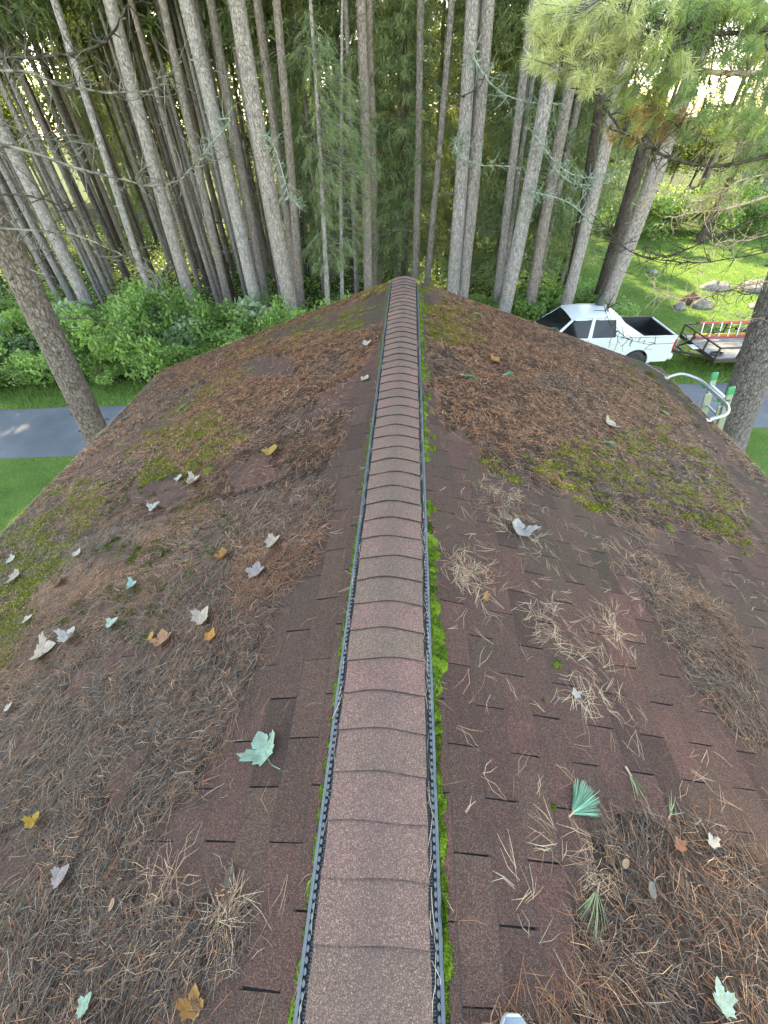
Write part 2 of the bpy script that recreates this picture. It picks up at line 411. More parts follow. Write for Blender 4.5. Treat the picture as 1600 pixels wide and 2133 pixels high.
# ------------------------------------------------------------------ the house and its roof
house = empty('house', (0, 0, 0), 0, 'low house seen from its brown shingled gable roof covered in needles and moss', 'house')
b = MB()
hw, y0, y1, ze = 3.85, YB+.35, YF-.35, PZ-SLOPE*3.85-.2
for s in (-1, 1): b.box((s*hw, (y0+y1)/2, ze/2), (.18, y1-y0, ze))
for yy in (y0, y1):
    b.box((0, yy, ze/2), (2*hw-.2, .18, ze))
    b.prism([(-hw, ze), (hw, ze), (0, ze+hw*SLOPE-.06)], yy-.08, yy+.08)
b.build('wall', M['wall'], house)
b = MB()
prof = [(0, PZ-.004), (VE*CA, PZ-VE*SA-.004), (VE*CA, PZ-VE*SA-.03), (0, PZ-.16), (-VE*CA, PZ-VE*SA-.03), (-VE*CA, PZ-VE*SA-.004)]
b.prism(prof, YB, YF)
roof = b.build('roof', M['deck'], house)
for s in (-1, 1):
    b = MB(); P = roof_pt(s, [YB, YF], [VE+.014]*2, -.075); b.bar(P[0], P[1], .022, .15); b.build('fascia', M['trim'], roof)
    b = MB(); b.bar(roof_pt(s, YF+.013, 0.02, -.085), roof_pt(s, YF+.013, VE, -.085), .022, .15); b.build('bargeboard', M['trim'], roof)

# litter and bare areas traced in the photograph (pixels), read back on the roof surface
POLY_L = [(795, 690), (748, 785), (722, 832), (710, 925), (665, 1000), (690, 1065), (640, 1165), (590, 1205), (580, 1290), (545, 1410), (480, 1545), (405, 1600), (330, 1690), (292, 1800), (285, 1880),
          (350, 1905), (390, 1870), (480, 1860), (512, 1900), (505, 1980), (430, 2060), (405, 2160), (-400, 2160), (-400, 1200), (0, 1090), (180, 915), (345, 770), (470, 730), (600, 700), (700, 690)]
BARE_L = [(335, 1020, 62, 46), (235, 1145, 62, 34), (30, 1560, 75, 26), (285, 1370, 70, 34), (25, 1800, 60, 60), (215, 1265, 55, 24), (450, 1130, 40, 26), (560, 765, 60, 26), (330, 1150, 50, 18), (120, 2030, 40, 30)]
POLY_R = [(885, 655), (905, 855), (960, 905), (1010, 975), (1120, 1010), (1220, 1040), (1320, 1125), (1350, 1095), (1440, 1110), (1560, 1135), (1548, 1035), (1480, 930), (1440, 880), (1380, 815), (1290, 745), (1200, 705), (1080, 655), (930, 610)]
POLY_G = [(1330, 1150), (1370, 1180), (1480, 1240), (1530, 1330), (1610, 1490), (1640, 1600), (1520, 1520), (1430, 1400), (1365, 1300), (1338, 1200)]
POLY_P = [(985, 1050), (1030, 1025), (1095, 1040), (1118, 1075), (1070, 1090), (1010, 1082)]
POLY_Q = [(930, 1195), (975, 1178), (1030, 1190), (1020, 1212), (970, 1215)]
POLY_B = [(1225, 1725), (1300, 1700), (1420, 1690), (1520, 1740), (1620, 1790), (2200, 1900), (2200, 2400), (900, 2400), (1060, 2133), (1190, 2060), (1195, 1900)]
RAKE_L = [(800, 585), (600, 655), (345, 772), (330, 800), (470, 735), (620, 680), (800, 605)]
EAVE_R = [(1480, 870), (1530, 905), (1640, 1010), (1640, 1060), (1560, 985), (1480, 900)]
def density(s, u, v):
    P = roof_pt(s, u, v, 0); px, py, z = project(P); ok = z > .15
    dj = 26*np.clip(1.8/np.maximum(z, .3), .25, 1.3)
    jx = (vnoise(u, v*s+40, 5.)-.5)*4*dj; jy = (vnoise(u+31, v*s+12, 5.)-.5)*4*dj
    qx = px+jx; qy = py+jy
    if s < 0:
        d = in_poly(qx, qy, POLY_L)*1.0
        for cx_, cy_, rx, ry in BARE_L:
            e = ((qx-cx_)/rx)**2+((qy-cy_)/ry)**2; d = d*np.clip((e-.7)/.5, .08, 1)
        d = np.maximum(d, in_poly(qx, qy, RAKE_L)*.9)
        d = d*np.where(vnoise(u, v, 1.6)+.22*vnoise(u+9, v, 7.) > .44, 1, .45)
    else:
        d = in_poly(qx, qy, POLY_R)*.95
        for q, a in ((POLY_G, .95), (POLY_P, .6), (POLY_Q, .5), (POLY_B, .8), (EAVE_R, .9)): d = np.maximum(d, in_poly(qx, qy, q)*a)
        d = d*np.where(vnoise(u+5, v, 2.2)+.25*vnoise(u+3, v, 8.) > .45, 1, .6)
    d = np.where(v > VE-.16, np.maximum(d, .55), d)
    d = np.where(ok & (u > -.7), d, .3*(vnoise(u, v, 1.) > .5))
    return d

# shingle tabs: the biggest ones in view are objects, the rest one mesh
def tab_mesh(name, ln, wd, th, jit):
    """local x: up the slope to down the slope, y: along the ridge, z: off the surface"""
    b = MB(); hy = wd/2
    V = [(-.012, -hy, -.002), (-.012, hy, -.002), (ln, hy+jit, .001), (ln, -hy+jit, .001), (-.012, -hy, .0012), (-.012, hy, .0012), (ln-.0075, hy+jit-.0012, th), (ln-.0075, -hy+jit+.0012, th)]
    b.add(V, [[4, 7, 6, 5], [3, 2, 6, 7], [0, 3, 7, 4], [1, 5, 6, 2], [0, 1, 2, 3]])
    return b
CUT = np.array([0, 1, 1, 1, 1])           # cut edges in dark asphalt; wide chamfers paint the contact shadow under each course
tabs = []
nc = int((VE-V0)/EXPO)+1
for s in (-1, 1):
    for c in range(-1, nc):
        v0 = V0+c*EXPO; v1 = min(v0+EXPO, VE+.02)
        if v1-v0 < .03: continue
        off = SLOT0+(TAB/2 if c % 2 else 0)
        for k_ in range(int((YB-off)//TAB), int((YF-off)//TAB)+1):
            a, e = max(off+k_*TAB, YB), min(off+(k_+1)*TAB, YF+.02)
            if e-a < .05: continue
            tabs.append((s, c, v0, v1, a, e))
info = []
for i, (s, c, v0, v1, a, e) in enumerate(tabs):
    Q = np.array([roof_pt(s, a, v0), roof_pt(s, e, v0), roof_pt(s, e, v1), roof_pt(s, a, v1)]); px, py, z = project(Q)
    if z.min() < .2: info.append(0); continue
    ctr = (abs(px.mean()-800) < 800+60) and (0 < py.mean() < 2190)
    ar = .5*abs(sum(px[j]*py[(j+1) % 4]-px[(j+1) % 4]*py[j] for j in range(4)))
    cover = density(s, np.array([a+.08, (a+e)/2, e-.08]), np.full(3, (v0+v1)/2)).mean()
    full = (abs(e-a-TAB) < 1e-3 and abs(v1-v0-EXPO) < 1e-3 and c >= 0)
    info.append(ar*(1.05-cover) if ctr and full else 0)
pick = set(np.argsort(info)[::-1][:300])
tab_meshes = []
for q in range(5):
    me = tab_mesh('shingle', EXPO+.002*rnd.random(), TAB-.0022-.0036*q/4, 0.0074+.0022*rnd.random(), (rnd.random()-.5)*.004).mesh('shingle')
    me.materials.append(M['shingle']); me.materials.append(M['bitumen_shade']); me.polygons.foreach_set('material_index', CUT); tab_meshes.append(me)
rest = MB()
for i, (s, c, v0, v1, a, e) in enumerate(tabs):
    ey = np.array([0, 1., 0]); ex = np.array([s*CA, 0, -SA]); ez = np.array([s*SA, 0, CA])
    org = roof_pt(s, (a+e)/2, v0)
    if s > 0: ey_ = ey
    else: ey_ = ey*-1           # keep the frame right-handed
    if s > 0: Mx = np.stack([ex, np.cross(ez, ex), ez], 1)
    else: Mx = np.stack([ex, np.cross(ez, ex), ez], 1)
    if i in pick:
        o = link('shingle', tab_meshes[rnd.randrange(5)], None, roof)
        mm = Matrix([[*Mx[r], org[r]] for r in range(3)]+[[0, 0, 0, 1]])
        mm = mm @ Matrix.Rotation(R(rnd.uniform(-.35, .35)), 4, 'Z') @ Matrix.Rotation(R(rnd.uniform(-.4, .15)), 4, 'Y')
        o.matrix_local = mm
    else:
        tb = tab_mesh('t', v1-v0+.001, e-a-rnd.uniform(.002, .0062), .0078, (rnd.random()-.5)*.003)
        V = tb.v[0] @ Mx.T+org
        for f in tb.f: pass
        rest.add(V, tb.f[0])
o = rest.build('shingle_field', M['shingle'], roof); tag(o, kind='stuff'); o.data.materials.append(M['bitumen_shade']); o.data.polygons.foreach_set('material_index', np.tile(CUT, len(o.data.polygons)//5))

# ridge vent with its moulded combs, and the ridge caps on it
b = MB()
for s in (-1, 1):
    P = []
    for u in (YB, YF-.01):
        for x, h in ((0, .010), (.05, .016), (.11, .021), (.168, .022), (.168, .004), (0, .004)):
            P.append(roof_pt(s, u, x, h))
    P = np.array(P); b.add(P, [[j, j+1, j+7, j+6] for j in range(5)])
vent = b.build('ridge_vent', M['vent_dark'], house)
for s in (-1, 1):
    b = MB(); d = MB()
    b.bar(roof_pt(s, YB,   .2065, .0095), roof_pt(s, YF-.01, .2065, .0095), .0115, .015, (s*SA, 0, CA))
    ys = np.arange(-.55, YF-.03, .0225)
    a = np.linspace(-math.pi/2, math.pi/2, 6)
    for k_, y in enumerate(ys):
        near = y < 3.5
        if near:      # rounded tooth on a short neck
            out = [(.204, -.0042), (.199, -.0042)]+[(.1975-.0075*math.cos(t), .0082*math.sin(t)) for t in a]+[(.199, .0042), (.204, .0042)]
        else: out = [(.204, -.006), (.191, -.0065), (.191, .0065), (.204, .006)]
        n = len(out)
        top = [roof_pt(s, y+q, x, .016) for x, q in out]; bot = [roof_pt(s, y+q, x, .004) for x, q in out]
        b.ngon(top if s > 0 else top[::-1])
        b.add(top+bot, [[i, i+1, n+i+1, n+i] for i in range(n-1)])
    for y in np.arange(-.55, 4.2, .0075):
        d.bar(roof_pt(s, y, .172, .011), roof_pt(s, y, .188, .0075), .0026, .009, (s*SA, 0, CA))
    b.build('vent_edge_comb', M['vent'], vent); d.build('vent_louvre', M['vent_dark'], vent)
    d2 = MB(); d2.bar(roof_pt(s, YB, .19, .0045), roof_pt(s, YF-.01, .19, .0045), .034, .003, (s*SA, 0, CA)); d2.build('vent_floor', M['vent_dark'], vent)
capm = []
xp = np.linspace(-.169, .169, 15)
for q in range(6):
    b = MB(); L = .165
    skew = (rnd.random()-.5)*.006; lift = .0095+.003*rnd.random()
    V = []
    for t, h in ((0, lift), (.5, .0045), (1, .0)):
        for x in xp:
            z = -SLOPE*(math.sqrt(x*x+.075**2)-.075*.55)+.030+h+.0012*math.sin(x*40+q*2+t*3)
            V.append((x*(1+.012*math.sin(q*7+t*5)), t*L+skew*x/.16+.003*math.sin(x*19+q*1.7)*(t == 0), z))
    V = np.array(V); b.grid(V[:, :], 3, 15)
    under = V[:15].copy(); under[:, 2] -= .0095; under[:, 1] += .0005
    n = 15; b.add(np.concatenate([V[:15], under]), [[i, i+1, n+i+1, n+i] for i in range(14)])
    for e_ in (0, 14):
        Vs = V[[e_, 15+e_, 30+e_]]; lo = Vs.copy(); lo[:, 2] -= .005
        b.add(np.concatenate([Vs, lo]), [[0, 1, 4, 3], [1, 2, 5, 4]])
    me = b.mesh('ridge_cap_shingle', True); me.materials.append(M['cap']); me.materials.append(M['bitumen_shade']); me.polygons.foreach_set('material_index', np.array([0]*28+[1]*14+[1]*4)); me.polygons.foreach_set('use_smooth', np.array([True]*28+[False]*18)); capm.append(me)
y = -.04-.143*9
while y < YF-.1:
    o = link('ridge_cap_shingle', capm[rnd.randrange(6)], None, house, (rnd.uniform(-.002, .002), y, PZ+.002), (0, 0, R(rnd.uniform(-.7, .7))))
    y += .143

# needle litter: a thin mat and the needles on it
nmat = MB()
for s in (-1, 1):
    us = np.arange(-.9, YF+.01, .035); vv = np.arange(.22, VE+.02, .035)
    U, Vv = np.meshgrid(us, vv, indexing='ij')
    D = density(s, U.ravel(), Vv.ravel()).reshape(U.shape)
    for _ in range(4):
        Dp = np.pad(D, 1, 'edge'); D = (Dp[:-2, 1:-1]+Dp[2:, 1:-1]+Dp[1:-1, :-2]+Dp[1:-1, 2:]+2*D)/6
    Hh = np.clip((D-.46)*.05, -.008, .010)+.006*(vnoise(U, Vv, 14.)-.5)*(D > .4)
    Hh = np.where(D < .35, -.01, Hh)
    nu, nv = U.shape; P = roof_pt(s, U, Vv, Hh)
    i, j = np.meshgrid(np.arange(nu-1), np.arange(nv-1), indexing='ij'); i = i.ravel(); j = j.ravel()
    keep = np.maximum.reduce([Hh[i, j], Hh[i+1, j], Hh[i, j+1], Hh[i+1, j+1]]) > -.002
    i = i[keep]; j = j[keep]
    F = np.stack([i*nv+j, (i+1)*nv+j, (i+1)*nv+j+1, i*nv+j+1], 1)
    nmat.add(P.reshape(-1, 3), F if s > 0 else F[:, ::-1])
o = nmat.build('needle_mat', M['mat'], None, True); tag(o, 'thin dark brown mat of decayed needles on the shingles', 'needle mat', kind='stuff')

def needle_strips(s, u, v, ang, ln, wd, h, bend, tilt, colr):
    n = len(u); t = np.array([-.5, 0, .5])
    du, dv = np.cos(ang), np.sin(ang); pu, pv = -dv, du
    U = u[:, None]+ln[:, None]*t*du[:, None]; Vv = v[:, None]+ln[:, None]*t*dv[:, None]
    off = bend[:, None]*ln[:, None]*np.array([-.5, .5, -.5]); U = U+off*pu[:, None]; Vv = Vv+off*pv[:, None]
    H = h[:, None]+tilt[:, None]*t+np.array([-.001, .0015, -.001])
    H = np.maximum(H, .0085)
    wdt = wd[:, None]*np.array([.6, 1, .45])/2
    A = roof_pt(s, U+wdt*pu[:, None], Vv+wdt*pv[:, None], H); B = roof_pt(s, U-wdt*pu[:, None], Vv-wdt*pv[:, None], H)
    P = np.stack([A, B], 2).reshape(n*6, 3)
    base = (np.arange(n)*6)[:, None]
    F = np.concatenate([base+np.array([[0, 1, 3, 2]]), base+np.array([[2, 3, 5, 4]])])
    return P, F, np.repeat(colr, 6, 0)
PAL = np.array([[.38, .150, .066], [.44, .225, .115], [.24, .095, .048], [.56, .36, .21], [.17, .125, .10], [.045, .032, .026], [.36, .28, .21]])
litter = MB()
for s in (-1, 1):
    n = 470000 if s < 0 else 420000
    near = rng.random(n) < .35
    u = np.where(near, rng.uniform(-.7, 2.3, n), rng.uniform(-.7, YF, n)); v = np.where(near, rng.uniform(.2, 3., n), rng.uniform(.2, VE+.04, n))
    D = density(s, u+rng.normal(0, .045, n), v+rng.normal(0, .045, n))
    keep = rng.random(n) < (D**1.5*(.30+.34*np.clip(vnoise(u, v, 11., 2)*2.2-.6, 0, 1))+.004)
    u, v = u[keep], v[keep]; n = len(u)
    flow = np.where(u < 2.2, 2.35, 2.0) if s < 0 else np.where(u < 1.2, 2.5, 1.9)
    ang = flow+(vnoise(u, v, 3.5, 2)-.5)*3.0+rng.normal(0, .72, n)
    rnd_ = rng.random(n) < .30; ang = np.where(rnd_, rng.uniform(0, 6.28, n), ang)
    ln = rng.uniform(.035, .125, n)*np.where(u > 3, .8, 1.)
    age = vnoise(u+3, v+s*8, 1.1)+np.where((s < 0) & (u < 2.4), .14, np.where(u < 2.2, .04, -.20))+rng.normal(0, .10, n)
    w1 = np.stack([np.where(age < .5, 5, 1.2), np.where(age < .5, 3, 1.0), np.where(age < .5, 4, 2), np.full(n, .7), np.where(age < .5, .8, 4), np.where(age < .5, .6, 4), np.where(age < .5, .6, 2)], 1)
    w1 /= w1.sum(1)[:, None]; ch = (np.cumsum(w1, 1) < rng.random(n)[:, None]).sum(1).clip(0, 6)
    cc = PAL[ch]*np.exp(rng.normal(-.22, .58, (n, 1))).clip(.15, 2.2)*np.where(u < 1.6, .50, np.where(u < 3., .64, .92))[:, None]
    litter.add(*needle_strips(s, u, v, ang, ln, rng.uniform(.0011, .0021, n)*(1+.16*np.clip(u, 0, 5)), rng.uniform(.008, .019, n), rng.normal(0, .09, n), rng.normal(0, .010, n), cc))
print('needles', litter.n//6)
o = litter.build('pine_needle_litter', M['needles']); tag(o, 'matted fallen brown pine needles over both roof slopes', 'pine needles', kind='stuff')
# single needles in pairs on the bare shingles
loose = MB()
def pair_needles(s, u, v, n, lo=.06, hi=.13, pale=True):
    ang = rng.uniform(0, 6.28, n); ln = rng.uniform(lo, hi, n); U = u; Vv = v
    pal = np.array([[.46, .30, .19], [.38, .22, .13], [.52, .38, .25], [.30, .17, .11], [.40, .34, .22]])
    c = pal[rng.integers(0, 5, n)]*rng.uniform(.7, 1.15, (n, 1))
    sp_ = rng.uniform(.06, .55, n)
    for sg in (-.5, .5):
        a2 = ang+sg*sp_
        loose.add(*needle_strips(s, U+.5*ln*np.cos(a2), Vv+.5*ln*np.sin(a2), a2, ln, rng.uniform(.0014, .0024, n), np.full(n, .0105)+rng.uniform(0, .003, n), rng.normal(0, .10, n), rng.normal(0, .004, n), c))
for s, nn in ((1, 1500), (-1, 500)):
    u = rng.uniform(-.5, 4.2, nn); v = rng.uniform(.25, 4.2, nn); D = density(s, u, v); cl = vnoise(u+2, v+7, 2.4)
    k_ = rng.random(nn) < np.clip(cl*2.2-.62, .03, 1)*(.75 if s > 0 else .25); pair_needles(s, u[k_], v[k_], k_.sum())
for cx_, cy_, r_, nn in ((1150, 1300, 60, 60), (1270, 1310, 50, 50), (1000, 1200, 55, 50), (1045, 1060, 70, 110), (1195, 1440, 40, 26), (1110, 1120, 70, 24), (1290, 1150, 50, 30), (960, 1190, 30, 40), (1250, 1430, 50, 30), (340, 1850, 40, 26), (480, 1900, 30, 34), (1230, 1800, 30, 26), (1150, 1760, 40, 8), (1100, 1900, 40, 8)):
    s, u0, v0 = roof_px(cx_, cy_); r3 = r_*depth(roof_pt(s, u0, v0))/FPX
    pair_needles(s, u0+rng.normal(0, r3*.7, nn), v0+rng.normal(0, r3*.45, nn), nn)
for s in (-1, 1):                             # needles caught in the vent edge
    nn = 90 if s > 0 else 45; u = rng.uniform(-.4, 4.5, nn); c = np.array([.50, .42, .32])*rng.uniform(.5, 1.1, (nn, 1))
    loose.add(*needle_strips(s, u, rng.uniform(.172, .20, nn), rng.normal(0, .22, nn)+math.pi*rng.integers(0, 2, nn), rng.uniform(.04, .11, nn), rng.uniform(.0014, .0024, nn), rng.uniform(.016, .024, nn), rng.normal(0, .08, nn), rng.normal(0, .006, nn), c))
nn = 60; sd_ = rng.choice([-1, 1], nn)
for s in (-1, 1):
    k_ = sd_ == s; pair_needles(s, rng.uniform(-.4, 3.5, k_.sum()), rng.uniform(.185, .215, k_.sum()), k_.sum(), .05, .10)
o = loose.build('loose_pine_needles', M['needles']); tag(o, 'single tan pine needles scattered on the bare shingles', 'pine needles', kind='stuff')

# moss: cushions beside the vent, tufts further out
moss = MB()
def cushion(s, u, v, ru, rv, h, c, nb=0):
    nr, na = 4, 9
    a = np.arange(na)*2*np.pi/na; V = []
    ph = rng.uniform(0, 6.28)
    for i in range(nr):
        t = i/(nr-.4); rr = math.sqrt(max(0, 1-t*t)); wob = 1+.22*np.sin(2*a+ph)+.12*np.sin(5*a+ph*2)
        hh = h*t*(1+.2*rng.normal(0, 1, na)) if i else np.full(na, -.002)
        V.append(roof_pt(s, u+ru*rr*wob*np.cos(a), v+rv*rr*wob*np.sin(a), np.maximum(hh, -.003)))
    V = np.concatenate(V+[roof_pt(s, u, v, h)[None]]); cv = np.tile(c, (len(V), 1))*np.clip(rng.normal(1, .18, (len(V), 1)), .5, 1.6)
    moss.grid(V, nr, na, cv, True); L = len(V)-1; base = (nr-1)*na
    moss.add(V[base:], [[(j+1) % na, j, na] for j in range(na)], cv[base:])
    if nb:
        q = rng.uniform(0, 6.28, nb); r = np.sqrt(rng.random(nb)); uu = u+ru*r*np.cos(q); v2 = v+rv*r*np.sin(q); hb = h*np.sqrt(np.clip(1-r*r*.9, 0, 1))
        ln = .004+.006*rng.random(nb); wd = .0022; qa = rng.uniform(0, 6.28, nb)
        A = roof_pt(s, uu+wd*np.cos(qa), v2+wd*np.sin(qa), hb*.9); B = roof_pt(s, uu-wd*np.cos(qa), v2-wd*np.sin(qa), hb*.9); T = roof_pt(s, uu+rng.normal(0, .003, nb), v2+rng.normal(0, .003, nb), hb+ln)
        cb = np.repeat(np.tile(c, (nb, 1))*np.clip(rng.normal(1.15, .35, (nb, 1)), .4, 2.2), 3, 0)
        moss.add(np.stack([A, B, T], 1).reshape(-1, 3), np.arange(nb*3).reshape(nb, 3), cb)
GREEN = np.array([.085, .145, .016]); DARKG = np.array([.038, .080, .010]); YEL = np.array([.20, .205, .030])
u = -.35
while u < 6.5:                                # right of the vent
    hv = .55+.9*vnoise(np.array(u), np.array(2.), 1.3)
    if vnoise(np.array(u*1.), np.array(5.), 2.6) > .30 or u < 1.6:
        g = rng.uniform(.013, .034)*hv*(1.35 if .8 < u < 1.6 else .9)
        cushion(1, u, .212+g*.75, rng.uniform(.025, .06), g, rng.uniform(.010, .022), GREEN*rng.uniform(.7, 1.15)*(1 if rng.random() < .7 else .6)+DARKG*.25, 150 if u < 2.2 else 60)
        if u > 1.8 and rng.random() < .35: cushion(1, u+rng.uniform(-.03, .03), .25+rng.uniform(0, .05), .03, .022, .015, GREEN*.9, 60)
    u += rng.uniform(.03, .07)
u = -.35
while u < 6.5:                                # left, thinner
    if vnoise(np.array(u), np.array(15.), 2.2) > .42:
        cushion(-1, u, .214+rng.uniform(.003, .012), rng.uniform(.03, .06), rng.uniform(.008, .018), .010, DARKG*1.1+GREEN*.35, 50)
    u += rng.uniform(.05, .10)
for x, y, r, h in ((433, 982, 13, .02), (415, 930, 8, .012), (440, 928, 7, .012), (720, 560 + 140, 6, .01), (1160, 1385, 9, .012), (1395, 1100, 10, .015), (1410, 1045, 12, .015), (1290, 985, 10, .012), (1150, 1680, 5, .012), (1430, 940, 10, .01), (1130, 1460, 3, .01), (990, 790, 6, .01)):
    s, u0, v0 = roof_px(x, y); k_ = r*depth(roof_pt(s, u0, v0))/FPX; cushion(s, u0, v0, k_*1.3, k_, h, GREEN*.9, 80)
def fuzz(s, u, v, n, rad, c, h):
    """loose moss: tiny upright blades round a point"""
    uu = u+rng.normal(0, rad*.5, n); vv_ = v+rng.normal(0, rad*.8, n); ok = (vv_ < VE) & (vv_ > .22) & (uu < YF); uu = uu[ok]; vv_ = vv_[ok]; n = len(uu)
    if not n: return
    qa = rng.uniform(0, 6.28, n); w_ = rng.uniform(.0022, .0055, n); hb = rng.uniform(.006, .016, n)
    A = roof_pt(s, uu+w_*np.cos(qa), vv_+w_*np.sin(qa), hb); B = roof_pt(s, uu-w_*np.cos(qa), vv_-w_*np.sin(qa), hb); T = roof_pt(s, uu+rng.normal(0, .006, n), vv_+rng.normal(0, .009, n), hb+h*rng.uniform(.5, 1.3, n))
    cb = np.repeat(c*np.clip(rng.normal(1., .38, (n, 1)), .3, 2.), 3, 0)
    moss.add(np.stack([A, B, T], 1).reshape(-1, 3), np.arange(n*3).reshape(n, 3), cb)
def moss_field(poly, n, c, rlo, rhi, h, s):
    xs_, ys_ = zip(*poly)
    for _ in range(int(n*2.6)):
        x = rng.uniform(min(xs_), max(xs_)); y = rng.uniform(min(ys_), max(ys_))
        if not in_poly(np.array([x]), np.array([y]), poly)[0]: continue
        s_, u0, v0 = roof_px(x, y)
        if s_ != s or v0 > VE-.03 or u0 > YF-.02 or v0 < .25: continue
        nz = vnoise(np.array(u0+3), np.array(v0), 3.)
        if nz < .40: continue
        cc = c*rng.uniform(.6, 1.25); fuzz(s, u0, v0, int(rng.uniform(25, 90)*min(1.5, nz*2)), rng.uniform(rlo, rhi)*2.2, cc, .010)
        if rng.random() < .45:
            k_ = rng.uniform(rlo, rhi)*.55; cushion(s, u0, v0, k_*rng.uniform(.7, 1.1), k_*rng.uniform(1., 1.6), h*rng.uniform(.5, 1.1), cc*.9, 20)
moss_field([(0, 1090), (150, 990), (230, 1010), (190, 1100), (90, 1250), (0, 1400)], 460, YEL*.75+GREEN*.35, .012, .034, .016, -1)
moss_field([(560, 665), (640, 640), (815, 580), (815, 640), (760, 680), (600, 730), (400, 850), (330, 880), (420, 780)], 620, YEL*.8, .012, .035, .012, -1)
moss_field([(250, 930), (420, 840), (520, 900), (450, 970), (300, 1010)], 230, YEL*.7+GREEN*.2, .012, .03, .014, -1)
moss_field([(100, 1080), (250, 980), (420, 1000), (500, 1100), (300, 1350), (100, 1300)], 130, GREEN*.6, .010, .022, .01, -1)
moss_field([(1000, 960), (1380, 880), (1500, 960), (1560, 1080), (1560, 1180), (1350, 1080), (1100, 1050)], 420, YEL*.7+GREEN*.4, .008, .020, .013, 1)
moss_field([(872, 590), (1000, 640), (1000, 720), (900, 720)], 110, YEL*.7, .01, .025, .01, 1)
moss_field([(1280, 740), (1400, 800), (1480, 900), (1400, 880), (1300, 800)], 160, YEL*.5, .01, .025, .01, 1)
for x, y in [(825+i*6, 572+abs(i-3)) for i in range(8)]:
    s, u0, v0 = roof_px(x, y+6); cushion(s, min(u0, YF-.02), max(v0, .2), .04, .05, .02, YEL*.9, 30)
o = moss.build('moss', M['moss'], None, True); tag(o, 'bright green moss cushions along the ridge vent and over the shingles', 'moss', kind='stuff')

# fallen leaves
HALF = [(0, .0), (.12, -.02), (.30, -.08), (.32, .04), (.46, .10), (.42, .20), (.58, .30), (.72, .36), (.64, .46), (.66, .60), (.52, .57), (.44, .64), (.33, .56), (.29, .62), (.30, .74), (.22, .78), (.16, .90), (0, 1.04)]
def leaf_mesh(kind, seed):
    r = random.Random(seed); b = MB()
    if kind == 'maple': ws = [r.uniform(.78, 1.12), r.uniform(.78, 1.12)]; pts = [(x*ws[0]*(1+.05*r.uniform(-1, 1)), y+.015*r.uniform(-1, 1)) for x, y in HALF]+[(-x*ws[1]*(1+.05*r.uniform(-1, 1)), y+.015*r.uniform(-1, 1)) for x, y in HALF[-2:0:-1]]
    else: pts = [(.30*math.sin(t)*(1+.06*math.sin(7*t)), .5-.52*math.cos(t)) for t in np.linspace(0, 2*math.pi, 18)[:-1]]
    c1, c2, c3 = r.uniform(.35, 1.0), r.uniform(.05, .6), r.uniform(-.5, .5)
    z = lambda x, y: c1*x*x+c2*(y-.4)**2+c3*x*(y-.4)+.02*math.sin(9*x+5*y)
    n = len(pts); V = [(x, y, z(x, y)) for x, y in pts]+[(x*.5, .36+(y-.36)*.5, z(x*.5, .36+(y-.36)*.5)-.012) for x, y in pts]+[(0, .36, z(0, .36)+.005)]
    b.add(V, [[i, (i+1) % n, n+(i+1) % n, n+i] for i in range(n)]); b.add(V, [[n+i, n+(i+1) % n, 2*n] for i in range(n)])
    st = smooth_line([(0, .3, .016), (0, 0, .012), (r.uniform(-.1, .1), -.3, .02), (r.uniform(-.25, .25), -.62, .012)], 3)
    b.tube(st, .012, 4)
    return b.mesh('leaf', True)
lm = {('maple', i): leaf_mesh('maple', i+1) for i in range(7)}; lm[('oval', 0)] = leaf_mesh('oval', 3)
for me in lm.values(): me.materials.append(M['fallen'])
MINT = (.30, .50, .39); CREAM = (.50, .43, .35); WHITE = (.52, .51, .46); PEACH = (.46, .23, .13); ORANGE = (.38, .18, .045); YELL = (.50, .31, .035); BROWN = (.20, .085, .05); GREYB = (.14, .115, .09); LILAC = (.36, .31, .31); TAN = (.40, .27, .17)
